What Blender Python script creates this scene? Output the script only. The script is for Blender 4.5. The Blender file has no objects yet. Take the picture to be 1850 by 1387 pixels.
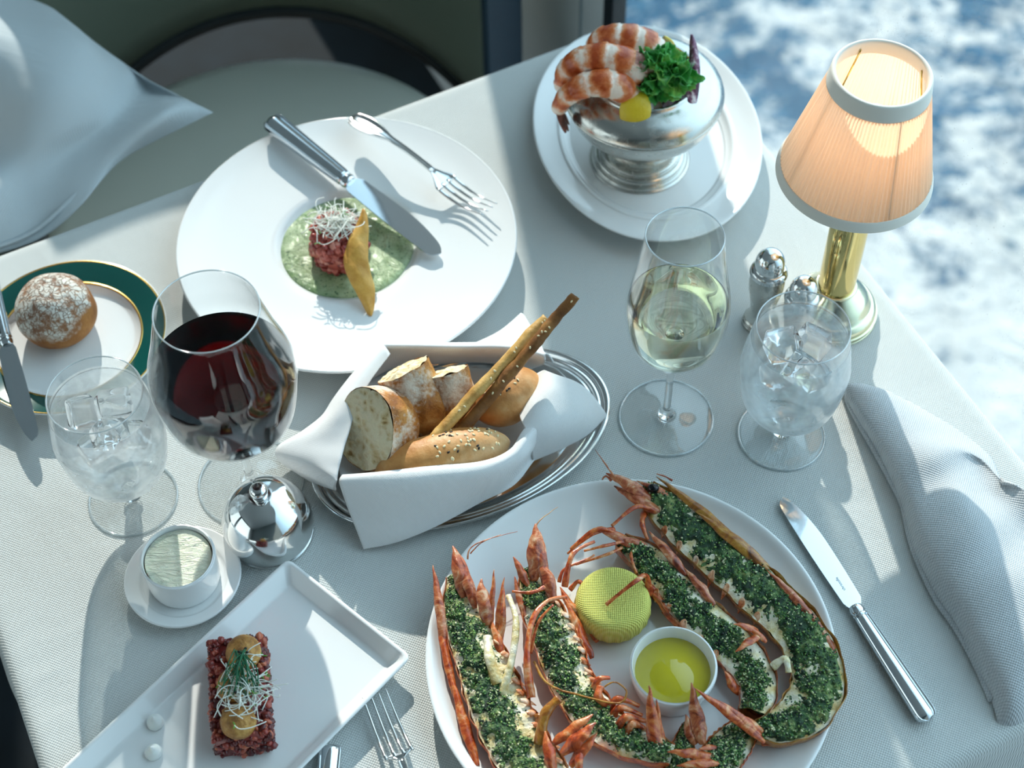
import bpy, bmesh, math, random
from mathutils import Vector, Matrix, noise
S = bpy.context.scene
PI = math.pi
random.seed(7)
V = Vector

# ------------------------------------------------------------------ camera
FPX, TILT, ROLL, CH = 2935.0, math.radians(36.63), math.radians(-1.41), 1.13
_c, _s = math.cos(TILT), math.sin(TILT)
_R, _U, _F = V((1, 0, 0)), V((0, _c, _s)), V((0, _s, -_c))
CR = _R * math.cos(ROLL) + _U * math.sin(ROLL)
CU = -_R * math.sin(ROLL) + _U * math.cos(ROLL)
cam = bpy.data.cameras.new('camera'); co = bpy.data.objects.new('camera', cam)
S.collection.objects.link(co)
m = Matrix.Identity(4)
for i in range(3):
    m[i][0] = CR[i]; m[i][1] = CU[i]; m[i][2] = -_F[i]
m[2][3] = CH
co.matrix_world = m
cam.sensor_width = 36; cam.lens = 36 * FPX / 1850; cam.clip_start = .05; cam.clip_end = 400
cam.dof.use_dof = True; cam.dof.focus_distance = 1.26; cam.dof.aperture_fstop = 5.8
S.camera = co

def W(x, y, z=0.0):
    d = _F + CR * ((x - 925) / FPX) - CU * ((y - 693.5) / FPX)
    return V((0, 0, CH)) + d * ((z - CH) / d.z)

# ------------------------------------------------------------------ world, sun, exposure
def lin(h):
    h = h.lstrip('#'); o = []
    for k in (0, 2, 4):
        c = int(h[k:k+2], 16) / 255
        o.append(c / 12.92 if c <= .04045 else ((c + .055) / 1.055) ** 2.4)
    return (o[0], o[1], o[2], 1)
TN, TT = V((.908, .418, 0)), V((-.418, .908, 0))      # across the table towards the window, along the window
def TP(n, t, z=0): return TN * n + TT * t + V((0, 0, z))
w = bpy.data.worlds.new('world'); S.world = w; w.use_nodes = True
nt = w.node_tree; nt.nodes.clear()
out = nt.nodes.new('ShaderNodeOutputWorld'); bg = nt.nodes.new('ShaderNodeBackground')
tc = nt.nodes.new('ShaderNodeTexCoord'); dp = nt.nodes.new('ShaderNodeVectorMath'); dp.operation = 'DOT_PRODUCT'
dp.inputs[1].default_value = (.78, .52, .34)
rp = nt.nodes.new('ShaderNodeValToRGB')
mr = nt.nodes.new('ShaderNodeMapRange'); mr.inputs[1].default_value = -1; mr.inputs[2].default_value = 1
e = rp.color_ramp.elements
e[0].position = .0; e[0].color = (.80, .95, .98, 1)  # room-side sky brightened to shine through the added left wall openings
e[1].position = 1; e[1].color = (1.02, 1.40, 1.62, 1)
k = e.new(.40); k.color = (.30, .40, .43, 1)
k = e.new(.50); k.color = (.14, .20, .23, 1)
k = e.new(.70); k.color = (.40, .62, .76, 1)
nt.links.new(tc.outputs['Generated'], dp.inputs[0]); nt.links.new(dp.outputs['Value'], mr.inputs[0])
nt.links.new(mr.outputs[0], rp.inputs[0]); nt.links.new(rp.outputs[0], bg.inputs[0]); nt.links.new(bg.outputs[0], out.inputs[0])
bg.inputs[1].default_value = 1.12
sd = bpy.data.lights.new('sun', 'SUN'); so = bpy.data.objects.new('sun', sd); S.collection.objects.link(so)
sd.energy = 4.2; sd.angle = math.radians(.7); sd.color = (1, .955, .855)
SAZ, SEL = math.radians(7.5), math.radians(28)
sdir = V((-math.sin(SAZ) * math.cos(SEL), math.cos(SAZ) * math.cos(SEL), math.sin(SEL)))
so.rotation_euler = sdir.to_track_quat('Z', 'Y').to_euler(); so.location = (-1, 4, 3)
S.view_settings.view_transform = 'Standard'; S.view_settings.look = 'None'
S.view_settings.exposure = 0.68; S.view_settings.gamma = 1.0; S.view_settings.use_curve_mapping = False
S.cycles.use_denoising = True
S.cycles.transparent_max_bounces = 32; S.cycles.max_bounces = 14; S.cycles.transmission_bounces = 14
S.cycles.sample_clamp_indirect = 6

# ------------------------------------------------------------------ materials
class NM:
    def __init__(s, name):
        s.m = bpy.data.materials.new(name); s.m.use_nodes = True; s.t = s.m.node_tree; s.t.nodes.clear()
        s.o = s.n('OutputMaterial'); s._tc = None
    def n(s, t, **k):
        x = s.t.nodes.new('ShaderNode' + t)
        for a, b in k.items():
            if a.startswith('_'): x.inputs[int(a[1:])].default_value = b
            else: setattr(x, a, b)
        return x
    def l(s, a, b): s.t.links.new(a, b)
    def co(s, kind='Object'):
        if not s._tc: s._tc = s.n('TexCoord')
        return s._tc.outputs[kind]
    def out(s, sh, vol=None):
        s.l(sh, s.o.inputs[0])
        if vol: s.l(vol, s.o.inputs[1])
        return s.m
    def prin(s, col=None, rough=.5, metal=0, **k):
        p = s.n('BsdfPrincipled')
        if col is not None:
            if isinstance(col, tuple): p.inputs['Base Color'].default_value = col
            else: s.l(col, p.inputs['Base Color'])
        if isinstance(rough, (int, float)): p.inputs['Roughness'].default_value = rough
        else: s.l(rough, p.inputs['Roughness'])
        p.inputs['Metallic'].default_value = metal
        for a, b in k.items():
            nm = a.replace('_', ' ')
            if isinstance(b, bpy.types.NodeSocket): s.l(b, p.inputs[nm])
            else: p.inputs[nm].default_value = b
        return p
    def noise(s, scale, detail=3, rough=.5, vec=None, dist=0):
        x = s.n('TexNoise'); x.inputs['Scale'].default_value = scale; x.inputs['Detail'].default_value = detail
        x.inputs['Roughness'].default_value = rough; x.inputs['Distortion'].default_value = dist
        s.l(vec if vec is not None else s.co(), x.inputs['Vector']); return x.outputs['Fac']
    def voro(s, scale, vec=None, feature='F1', out='Distance'):
        x = s.n('TexVoronoi'); x.feature = feature; x.inputs['Scale'].default_value = scale
        s.l(vec if vec is not None else s.co(), x.inputs['Vector']); return x.outputs[out]
    def ramp(s, fac, *stops):
        x = s.n('ValToRGB'); s.l(fac, x.inputs[0]); e = x.color_ramp.elements
        while len(e) < len(stops): e.new(.5)
        for i, (p, c) in enumerate(stops):
            e[i].position = p; e[i].color = lin(c) if isinstance(c, str) else ((c, c, c, 1) if isinstance(c, (int, float)) else c)
        return x.outputs[0]
    def mix(s, f, a, b, mode='MIX'):
        x = s.n('Mix', data_type='RGBA', blend_type=mode)
        for v, i in ((f, 0), (a, 6), (b, 7)):
            if isinstance(v, bpy.types.NodeSocket): s.l(v, x.inputs[i])
            else: x.inputs[i].default_value = lin(v) if isinstance(v, str) else v
        return x.outputs[2]
    def math(s, op, a, b=0.0, c=None):
        x = s.n('Math', operation=op)
        for i, v in enumerate((a, b) if c is None else (a, b, c)):
            if isinstance(v, bpy.types.NodeSocket): s.l(v, x.inputs[i])
            else: x.inputs[i].default_value = v
        return x.outputs[0]
    def bump(s, h, dist=.001, strength=1, normal=None):
        b = s.n('Bump'); b.inputs['Distance'].default_value = dist; b.inputs['Strength'].default_value = strength
        s.l(h, b.inputs['Height'])
        if normal is not None: s.l(normal, b.inputs['Normal'])
        return b.outputs[0]
    def sep(s, vec):
        x = s.n('SeparateXYZ'); s.l(vec, x.inputs[0]); return x.outputs
    def mapv(s, scale=(1, 1, 1), rot=(0, 0, 0), vec=None):
        x = s.n('Mapping'); x.inputs['Scale'].default_value = scale; x.inputs['Rotation'].default_value = rot
        s.l(vec if vec is not None else s.co(), x.inputs[0]); return x.outputs[0]
    def fres(s, ior):
        g = s.n('NewGeometry'); f = s.n('Fresnel')
        s.l(s.math('MULTIPLY_ADD', g.outputs['Backfacing'], 1 / ior - ior, ior), f.inputs[0]); return f.outputs[0]
    def mixs(s, f, a, b):
        x = s.n('MixShader')
        if isinstance(f, bpy.types.NodeSocket): s.l(f, x.inputs[0])
        else: x.inputs[0].default_value = f
        s.l(a, x.inputs[1]); s.l(b, x.inputs[2]); return x.outputs[0]

def m_cloth(name, col, period=.0016, wrinkle=.0012, wscale=9, col2=None, amt=.0003):
    q = NM(name)
    rv = q.mapv((1, 1, 1), (0, 0, math.radians(24)))
    sx, sy, sz = q.sep(rv)
    f = 2 * PI / period
    a = q.math('SINE', q.math('MULTIPLY', sx, f)); b = q.math('SINE', q.math('MULTIPLY', sy, f * .9))
    weave = q.math('MULTIPLY', q.math('ADD', a, b), .5)
    wr = q.noise(wscale, 4, .55, dist=.6)
    n1 = q.bump(wr, wrinkle, 1)
    n2 = q.bump(weave, amt, 1, n1)
    c = q.mix(q.math('MULTIPLY_ADD', weave, .35, .5), lin(col2 or col), lin(col))
    p = q.prin(c, .85, Normal=n2, Sheen_Weight=.25, Sheen_Roughness=.5)
    p.inputs['Specular IOR Level'].default_value = .25
    return q.out(p.outputs[0])
def m_simple(name, col, rough=.5, metal=0, **k):
    q = NM(name); return q.out(q.prin(lin(col), rough, metal, **k).outputs[0])
def m_metal(name, col, rough=.12, scratch=.0, ns=60):
    q = NM(name)
    r = q.ramp(q.noise(ns, 4), (.35, rough), (.7, rough + scratch)) if scratch else rough
    return q.out(q.prin(lin(col), r, 1.0).outputs[0])
def m_thin(name, tint=(.985, .992, .992, 1), base=.02, fr=1.0, ior=1.45, frost=None):
    q = NM(name)
    t = q.n('BsdfTransparent'); t.inputs[0].default_value = tint
    g = q.n('BsdfGlossy'); g.inputs['Roughness'].default_value = 0.0; g.inputs[0].default_value = (1, 1, 1, 1)
    fac = q.math('MULTIPLY_ADD', q.fres(ior), fr, base)
    sh = q.mixs(fac, t.outputs[0], g.outputs[0])
    if frost:
        d = q.n('BsdfDiffuse'); d.inputs[0].default_value = (.92, .95, .97, 1)
        tl = q.n('BsdfTranslucent'); tl.inputs[0].default_value = (.92, .95, .97, 1)
        ds = q.mixs(.5, d.outputs[0], tl.outputs[0])
        nz = q.ramp(q.noise(frost[1], 3, .5), (.3, frost[0] * .45), (.7, frost[0]))
        sh = q.mixs(nz, sh, ds)
    return q.out(sh)
def m_liquid(name, absorb, dens, ior=1.34):
    q = NM(name)
    g = q.n('BsdfGlass'); g.inputs['Roughness'].default_value = 0; g.inputs['IOR'].default_value = ior
    vo = q.n('VolumeAbsorption'); vo.inputs[0].default_value = absorb; vo.inputs[1].default_value = dens
    return q.out(g.outputs[0], vo.outputs[0])

M = {}
M['tablecloth'] = m_cloth('tablecloth_linen', '#dcdedb', .0017, .004, 5, '#b9bfbf', .0002)
M['napkin_grey'] = m_cloth('napkin_grey_linen', '#d3d6d8', .0017, .002, 9, '#a9b0b5', .0003)
M['napkin_white'] = m_cloth('napkin_white_cotton', '#f2f3f3', .0007, .0015, 14, '#e6e8ea', .0001)
M['porcelain'] = m_simple('white_porcelain', '#eceeee', .14, Coat_Weight=.4, Coat_Roughness=.04)
M['silver'] = m_metal('polished_silver', '#e4e6e6', .06, .10, 90)
M['steel'] = m_metal('polished_steel', '#dfe4e8', .05)
M['old_silver'] = m_metal('worn_silver', '#c9c8c2', .16, .16, 120)
M['brass'] = m_metal('polished_brass', '#dfc684', .07)
M['pale_brass'] = m_metal('pale_brass', '#e3ddbd', .16)
M['glass'] = m_thin('clear_thin_glass')
M['glass_solid'] = NM('clear_glass'); q = M['glass_solid']; g = q.n('BsdfGlass'); g.inputs['IOR'].default_value = 1.45; g.inputs['Roughness'].default_value = 0
M['glass_solid'] = q.out(g.outputs[0])
M['frost'] = m_thin('misted_glass', frost=(.46, 45))
q = NM('glass_edge'); t_ = q.n('BsdfTransparent'); g_ = q.n('BsdfGlossy'); g_.inputs['Roughness'].default_value = .05
d_ = q.n('BsdfDiffuse'); d_.inputs[0].default_value = (.85, .9, .92, 1); t_.inputs[0].default_value = (.9, .95, .96, 1)
M['glass_edge'] = q.out(q.mixs(.5, t_.outputs[0], q.mixs(.45, g_.outputs[0], d_.outputs[0])))
M['glass_foot'] = m_thin('glass_foot', (.955, .968, .97, 1), .045, 1.4)
M['water'] = m_thin('water_body', (.96, .975, .985, 1), .02, 1, 1.33)
q = NM('ice'); g = q.n('BsdfGlass'); g.inputs['IOR'].default_value = 1.16; g.inputs['Roughness'].default_value = .02; M['ice'] = q.out(g.outputs[0])
M['red_wine'] = m_liquid('red_wine', (.90, .012, .03, 1), 420)
M['white_wine'] = m_liquid('white_wine', (.84, .80, .50, 1), 13)
M['butter'] = m_simple('whipped_butter', '#f3f1dc', .55, Subsurface_Weight=.15)

# ------------------------------------------------------------------ geometry helpers
def tag(o, label=None, cat=None, group=None, kind=None):
    if label: o['label'] = label
    if cat: o['category'] = cat
    if group: o['group'] = group
    if kind: o['kind'] = kind
    return o
def thing(name, label, cat, loc=(0, 0, 0), rz=0.0, group=None):
    o = bpy.data.objects.new(name, None); S.collection.objects.link(o)
    o.empty_display_size = .02
    o.location = loc; o.rotation_euler = (0, 0, rz)
    return tag(o, label, cat, group)
def mk(name, vf, mat, parent=None, smooth=True, uv=None, sub=0, solid=0, bevel=0, loc=None, offset=0, recalc=True):
    me = bpy.data.meshes.new(name)
    me.from_pydata([tuple(p) for p in vf[0]], [], [tuple(f) for f in vf[1]])
    me.validate(); me.update()
    if recalc:
        bm = bmesh.new(); bm.from_mesh(me); bmesh.ops.recalc_face_normals(bm, faces=bm.faces); bm.to_mesh(me); bm.free()
    for mm in (mat if isinstance(mat, list) else [mat]): me.materials.append(M[mm] if isinstance(mm, str) else mm)
    if smooth: me.polygons.foreach_set('use_smooth', [True] * len(me.polygons))
    if uv is not None and len(me.polygons):
        ul = me.uv_layers.new(name='UVMap')
        for lp in me.loops: ul.data[lp.index].uv = uv[lp.vertex_index]
    o = bpy.data.objects.new(name, me); S.collection.objects.link(o)
    if parent: o.parent = parent
    if loc is not None: o.location = loc
    if solid:
        md = o.modifiers.new('solid', 'SOLIDIFY'); md.thickness = solid; md.offset = offset
    if bevel:
        md = o.modifiers.new('bevel', 'BEVEL'); md.width = bevel; md.segments = 3; md.limit_method = 'ANGLE'
    if sub:
        md = o.modifiers.new('sub', 'SUBSURF'); md.levels = sub; md.render_levels = sub
    return o
def join(*vfs):
    v, f = [], []
    for a in vfs:
        b = len(v); v += list(a[0]); f += [tuple(i + b for i in q) for q in a[1]]
    return v, f
def xf(vf, mat): return [mat @ V(p) for p in vf[0]], vf[1]
def mv(vf, d): d = V(d); return [V(p) + d for p in vf[0]], vf[1]
def basis(x, y, z, o=(0, 0, 0)):
    m = Matrix.Identity(4)
    for i in range(3): m[i][0], m[i][1], m[i][2], m[i][3] = x[i], y[i], z[i], o[i]
    return m
def spl(pts, n=8):
    """smooth curve through the points"""
    P = [V(p) for p in pts]; out = []
    for i in range(len(P) - 1):
        a = P[max(i-1, 0)]; b = P[i]; c = P[i+1]; d = P[min(i+2, len(P)-1)]
        for k in range(n):
            t = k / n
            out.append(.5 * ((2*b) + (c-a)*t + (2*a-5*b+4*c-d)*t*t + (3*b-a-3*c+d)*t*t*t))
    out.append(P[-1]); return out
def lathe(prof, seg=72, sx=1, sy=1, ang=0, closed=False):
    v, f = [], []; n = len(prof)
    for r, z in prof:
        for k in range(seg):
            a = 2 * PI * k / seg
            v.append(V((r * math.cos(a) * sx, r * math.sin(a) * sy, z)))
    for i in range(n - 1 + (1 if closed else 0)):
        j = (i + 1) % n
        for k in range(seg):
            l = (k + 1) % seg
            f.append((i*seg+k, i*seg+l, j*seg+l, j*seg+k))
    if not closed:
        if prof[0][0] < 1e-5:
            c = 0; 
        if prof[-1][0] < 1e-5: pass
    if ang: return xf((v, f), Matrix.Rotation(ang, 4, 'Z'))
    return v, f
def slathe(prof, n=6, **k):
    return lathe([(max(p.x, 1e-6), p.y) for p in spl([V((r, z, 0)) for r, z in prof], n)], **k)
def grid(rows):
    v = [p for r in rows for p in r]; m = len(rows[0]); f = []
    for i in range(len(rows) - 1):
        for j in range(m - 1): f.append((i*m+j, i*m+j+1, (i+1)*m+j+1, (i+1)*m+j))
    return v, f
def patch(rows, nu=8, nv=8, amp=0, fs=20, seed=0):
    """control rows of points -> smooth sheet"""
    R = [spl(r, nu) for r in rows]
    cols = [spl([R[i][j] for i in range(len(R))], nv) for j in range(len(R[0]))]
    G = [[cols[j][i] for j in range(len(cols))] for i in range(len(cols[0]))]
    if amp:
        for r in G:
            for p in r:
                p += noise.noise_vector(p * fs + V((seed, 0, 0))) * amp
    return grid(G)
def frames(path, up=V((0, 0, 1))):
    out = []
    for i, p in enumerate(path):
        t = (path[min(i+1, len(path)-1)] - path[max(i-1, 0)]).normalized()
        s = t.cross(up)
        if s.length < 1e-3: s = t.cross(V((0, 1, .3)))
        s.normalize(); out.append((p, t, s, s.cross(t).normalized()))
    return out
def tube(path, rad, seg=10, flat=1.0, up=V((0, 0, 1)), cap=True):
    path = [V(p) for p in path]; n = len(path)
    fr = frames(path, up); v, f, uv = [], [], []
    for i, (p, t, s, u) in enumerate(fr):
        r = rad(i / (n - 1)) if callable(rad) else (rad[i] if isinstance(rad, (list, tuple)) else rad)
        for k in range(seg):
            a = 2 * PI * k / seg
            v.append(p + s * (math.cos(a) * r) + u * (math.sin(a) * r * flat)); uv.append((i / (n - 1), k / seg))
    for i in range(n - 1):
        for k in range(seg):
            l = (k + 1) % seg; f.append((i*seg+k, i*seg+l, (i+1)*seg+l, (i+1)*seg+k))
    if cap:
        f.append(tuple(range(seg))[::-1]); f.append(tuple((n-1)*seg+k for k in range(seg)))
    tube.uv = uv
    return v, f
def ball(r=1, sx=1, sy=1, sz=1, nu=12, nv=8, c=(0, 0, 0)):
    v, f = [], []; c = V(c)
    v.append(c + V((0, 0, r*sz)))
    for i in range(1, nv):
        for k in range(nu):
            a, b = PI * i / nv, 2 * PI * k / nu
            v.append(c + V((r*sx*math.sin(a)*math.cos(b), r*sy*math.sin(a)*math.sin(b), r*sz*math.cos(a))))
    v.append(c - V((0, 0, r*sz)))
    for k in range(nu):
        l = (k + 1) % nu
        f.append((0, 1+k, 1+l))
        for i in range(nv - 2): f.append((1+i*nu+k, 1+(i+1)*nu+k, 1+(i+1)*nu+l, 1+i*nu+l))
        f.append((1+(nv-2)*nu+k, len(v)-1, 1+(nv-2)*nu+l))
    return v, f
def rough(vf, amp, fs, seed=0, z=1.0):
    out = []
    for p in vf[0]:
        d = noise.noise_vector(V(p) * fs + V((seed, seed * .7, 0))); d.z *= z; out.append(V(p) + d * amp)
    return out, vf[1]
def box(x0, x1, y0, y1, z0, z1):
    v = [V((x, y, z)) for z in (z0, z1) for y in (y0, y1) for x in (x0, x1)]
    return v, [(0, 2, 3, 1), (4, 5, 7, 6), (0, 1, 5, 4), (2, 6, 7, 3), (0, 4, 6, 2), (1, 3, 7, 5)]
def tbox(n0, n1, t0, t1, z0, z1):      # box in table directions
    v, f = box(n0, n1, t0, t1, z0, z1)
    return [TP(p.x, p.y, p.z) for p in v], f
def sphere_cap_fix(): pass
# ================================================================== setting
FL = -.74
q = NM('dark_carpet'); c = q.ramp(q.noise(14, 4), (.3, '#0a141a'), (.7, '#13212a')); M['carpet'] = q.out(q.prin(c, .9).outputs[0])
tag(mk('floor', tbox(-3.2, .78, -1.5, 4.2, FL - .05, FL), 'carpet', smooth=False), kind='structure')
M['wall'] = m_simple('white_wall_panel', '#f3f6f7', .45)
M['wall_trim'] = m_simple('panel_joint', '#9fb0b8', .5)
M['frame'] = m_simple('dark_window_frame', '#0c1c26', .4)
M['ceiling'] = m_simple('ceiling_paint', '#c2c9cb', .8)
M['room_wall'] = m_simple('room_wall_paint', '#666d6c', .8)
WN = .745
tag(mk('ceiling', tbox(-3.0, .763, -1.5, 4.2, 1.86, 1.92), 'ceiling', smooth=False), kind='structure')
tag(mk('wall_left', join(tbox(-3.08, -3.0, -1.58, 4.28, FL, -.25), tbox(-3.08, -3.0, -1.58, 4.28, 1.75, 1.86), tbox(-3.08, -3.0, -1.58, -.9, -.25, 1.75), tbox(-3.08, -3.0, 1.2, 1.5, -.25, 1.75), tbox(-3.08, -3.0, 3.9, 4.28, -.25, 1.75)), 'room_wall', smooth=False), kind='structure')  # openings added in this unseen wall to light the white panel and chair
tag(mk('wall_back', tbox(-3.0, .763, -1.58, -1.5, FL, 1.86), 'room_wall', smooth=False), kind='structure')
tag(mk('wall_front', tbox(-3.0, .763, 4.2, 4.28, FL, 1.86), 'room_wall', smooth=False), kind='structure')
col = mk('wall_right', join(tbox(WN, WN + .018, 1.330, 1.90, FL, 1.86), tbox(WN, WN + .018, -1.5, 4.2, FL, -.52), tbox(WN, WN + .018, -1.5, 4.2, 1.80, 1.86)), 'wall', smooth=False)
tag(col, kind='structure')
tag(mk('trim_1', tbox(WN - .002, WN + .001, 1.383, 1.387, FL, 1.80), 'wall_trim', smooth=False), kind='structure')
q = NM('window_glass_pane')
t_ = q.n('BsdfTransparent'); t_.inputs[0].default_value = (.97, .985, .99, 1)
g_ = q.n('BsdfGlossy'); g_.inputs['Roughness'].default_value = 0
df_ = q.n('BsdfDiffuse'); df_.inputs[0].default_value = (.9, .94, .95, 1)
sp = q.ramp(q.voro(170), (.04, .55), (.09, 0.0))
spn = q.math('MULTIPLY', sp, q.ramp(q.noise(6, 2), (.45, 0.0), (.6, .8)))
M['pane'] = q.out(q.mixs(spn, q.mixs(q.fres(1.22), t_.outputs[0], g_.outputs[0]), df_.outputs[0]))
def window(name, t0, t1, z0, z1):
    fw = .023
    r = mk(name, join(tbox(WN, WN+.018, t0, t0+fw, z0, z1), tbox(WN, WN+.018, t1-fw, t1, z0, z1), tbox(WN, WN+.018, t0+fw, t1-fw, z0, z0+fw), tbox(WN, WN+.018, t0+fw, t1-fw, z1-fw, z1)), 'frame', smooth=False)
    tag(r, kind='structure')
    mk('pane', tbox(WN+.007, WN+.010, t0+fw, t1-fw, z0+fw, z1-fw), 'pane', r, smooth=False)
window('window_1', -1.45, 1.330, -.52, 1.80)
window('window_2', 1.90, 4.15, -.52, 1.80)
# sea
q = NM('sea_water')
wv = q.mapv((1, 1, 1), (0, 0, .5))
f1 = q.noise(.55, 8, .72, wv, 1.8); f2 = q.noise(1.6, 6, .7, wv, 1.0); f3 = q.noise(7, 4, .6, wv, .6)
fm = q.math('ADD', q.math('MULTIPLY', f1, .38), q.math('ADD', q.math('MULTIPLY', f2, .38), q.math('MULTIPLY', f3, .24)))
x_, y_, z_ = q.sep(q.co())
near = q.math('MULTIPLY_ADD', q.math('SUBTRACT', q.math('MULTIPLY', x_, .9), q.math('MULTIPLY', y_, .75)), .016, .135)
near = q.n('Clamp'); 
gx = q.math('MULTIPLY_ADD', q.math('MULTIPLY', y_, 1.0), -.018, .275)
fm2 = q.math('ADD', fm, gx)
foam = q.ramp(fm2, (.515, 0.0), (.55, .5), (.585, 1.0))
deep = q.ramp(f2, (.3, '#14527a'), (.7, '#3f88b0'))
sun_glint = q.math('MULTIPLY', q.ramp(q.voro(3.2, q.mapv((1, 1, 1))), (.10, 1.0), (.16, 0.0)), q.ramp(f2, (.48, 0.0), (.56, 1.0)))  # white dots painted into the water colour as sun sparkle
foam = q.math('MAXIMUM', foam, sun_glint)  # mask now holds real foam plus the painted sparkle
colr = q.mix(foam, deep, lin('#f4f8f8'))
bh = q.math('ADD', q.noise(1.1, 8, .7, wv, .5), q.math('MULTIPLY', q.noise(6, 6, .7, wv), .25))
rr = q.math('MULTIPLY_ADD', foam, .5, .09)
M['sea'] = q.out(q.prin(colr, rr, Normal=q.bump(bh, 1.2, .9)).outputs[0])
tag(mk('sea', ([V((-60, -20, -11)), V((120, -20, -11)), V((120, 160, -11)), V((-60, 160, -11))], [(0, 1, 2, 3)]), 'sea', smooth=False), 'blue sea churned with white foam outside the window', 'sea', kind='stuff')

# ================================================================== table and cloth
table = thing('dining_table', 'square dining table hidden under the pale tablecloth beside the window', 'table', TP(.292, .714, FL))
M['wood'] = m_simple('dark_table_wood', '#2a2018', .5)
mk('tabletop', mv(tbox(-.39, .39, -.39, .39, .705, .733), (0, 0, 0)), 'wood', table, smooth=False, bevel=.004)
mk('pedestal', lathe([(0, .03), (.05, .03), (.04, .1), (.035, .4), (.06, .70), (0, .705)], 32), 'wood', table)
mk('base', lathe([(0, 0), (.24, 0), (.24, .012), (.06, .03), (0, .03)], 48), 'wood', table)
def cloth_sheet():
    nx = 130; rows = []; R = .012; half = .409; drop = .225
    def prof(s):          # arclength from centre -> (offset, z)
        a = abs(s); sg = 1 if s >= 0 else -1
        L0 = half - R
        if a <= L0: return sg * a, 0
        if a <= L0 + R * PI / 2:
            th = (a - L0) / R; return sg * (L0 + R * math.sin(th)), -R * (1 - math.cos(th))
        return sg * half, -R - (a - L0 - R * PI / 2)
    smax = half - R + R * PI / 2 + drop
    ss = []
    for i in range(nx + 1):
        u = i / nx * 2 - 1
        ss.append(u * smax)
    ss = sorted(set(ss + [s_ * (half - R + R * PI / 2 * k / 6) for s_ in (-1, 1) for k in range(7)]))
    for a in ss:
        r = []
        for b in ss:
            x, zx = prof(a); y, zy = prof(b)
            ex, ey = -zx, -zy
            if y > 0: y += x * .033 * (y / half)
            if x > .3 and y > .3: x -= .10 * (x - .3) * (y - .3) / .11; y -= .16 * (x - .3) * (y - .3) / .11
            z = min(zx, zy) if (zx > -R or zy > -R) else -max(ex, ey)
            # hanging folds
            dx = dy = 0
            if ex > R: dx = math.copysign(.016 * min(1, ex / .15) * (1 + math.sin(b * 26)) * .5, x)
            if ey > R: dy = math.copysign(.016 * min(1, ey / .15) * (1 + math.sin(a * 23 + 1)) * .5, y)
            if ex > R and ey > R:
                m_ = min(ex, ey); dx += math.copysign(m_ * .35, x); dy += math.copysign(m_ * .35, y)
            # keep the window side flat against the wall
            nn = .292 + x + dx; 
            if nn > .735: dx -= nn - .735
            p = TP(.292 + x + dx, .714 + y + dy, z)
            if z > -.001:
                p.z += noise.noise(V((p.x * 7, p.y * 7, 3))) * .0006 - .0006
            r.append(p)
        rows.append(r)
    return grid(rows)
tag(mk('tablecloth', cloth_sheet(), 'tablecloth', solid=.001, offset=-1), 'pale linen tablecloth spread over the whole square table and hanging down', 'tablecloth')

# ================================================================== chair
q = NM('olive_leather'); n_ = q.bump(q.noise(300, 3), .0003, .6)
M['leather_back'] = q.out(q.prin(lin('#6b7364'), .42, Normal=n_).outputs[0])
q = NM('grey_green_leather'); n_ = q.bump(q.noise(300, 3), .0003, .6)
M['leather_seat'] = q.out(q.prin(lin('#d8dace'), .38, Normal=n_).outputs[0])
M['black_gap'] = m_simple('dark_piping', '#10181b', .5)
CC = V((-.28, 1.32, 0))
chair = thing('tub_chair', 'round grey-green leather tub chair with an arched gap in its curved back', 'chair', (CC.x, CC.y, FL))
sl = -.28 - FL
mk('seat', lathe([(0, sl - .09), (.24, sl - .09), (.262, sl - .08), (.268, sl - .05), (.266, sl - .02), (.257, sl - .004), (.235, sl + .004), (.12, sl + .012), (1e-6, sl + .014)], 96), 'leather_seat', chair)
# curved back: shell with an arched lower edge
def back(r0, r1):
    A0, A1 = math.radians(38.5), math.radians(191); N = 90; v = []; f = []
    def low(a):
        d = math.degrees(a) - 93
        return (.475 + .0) - .0000305 * d * d if abs(d) < 68 else .334 - (abs(d) - 68) * .004
    def top(a):  # height out of view is shaped to shade the draped cloth, not the table
        g = math.degrees(a)
        if g < 60: return .80 + max(0, g - 38) / 22 * .10
        if g < 90: return .90 + (g - 60) / 30 * .14
        if g < 128: return 1.04
        return 1.04 - min(1, (g - 128) / 40) * .32
    K = 12
    for i in range(N + 1):
        a = A0 + (A1 - A0) * i / N
        lo, hi = max(low(a), .30), top(a)
        sec = []
        for k in range(K + 1):
            z = lo + (hi - lo) * k / K
            sec.append((r0 + .012 * math.sin(PI * k / K) * 0, z))
        ring = [(r0 + .012, lo - .008)] + [(r0, z) for _, z in sec[1:-1]] + [(r0 + .006, hi), ((r0 + r1) / 2, hi + .02), (r1 - .006, hi)] + [(r1, z) for _, z in sec[::-1][1:-1]] + [(r1 - .012, lo - .008)]
        for r, z in ring: v.append(V((r * math.cos(a), r * math.sin(a), z)))
    n = len(ring)
    for i in range(N):
        for k in range(n):
            l = (k + 1) % n; f.append((i*n+k, (i+1)*n+k, (i+1)*n+l, i*n+l))
    f.append(tuple(range(n))); f.append(tuple(N*n+k for k in range(n))[::-1])
    return v, f
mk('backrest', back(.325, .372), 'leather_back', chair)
M['navy_panel'] = m_simple('navy_chair_side', '#0d2f42', .5)
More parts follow.
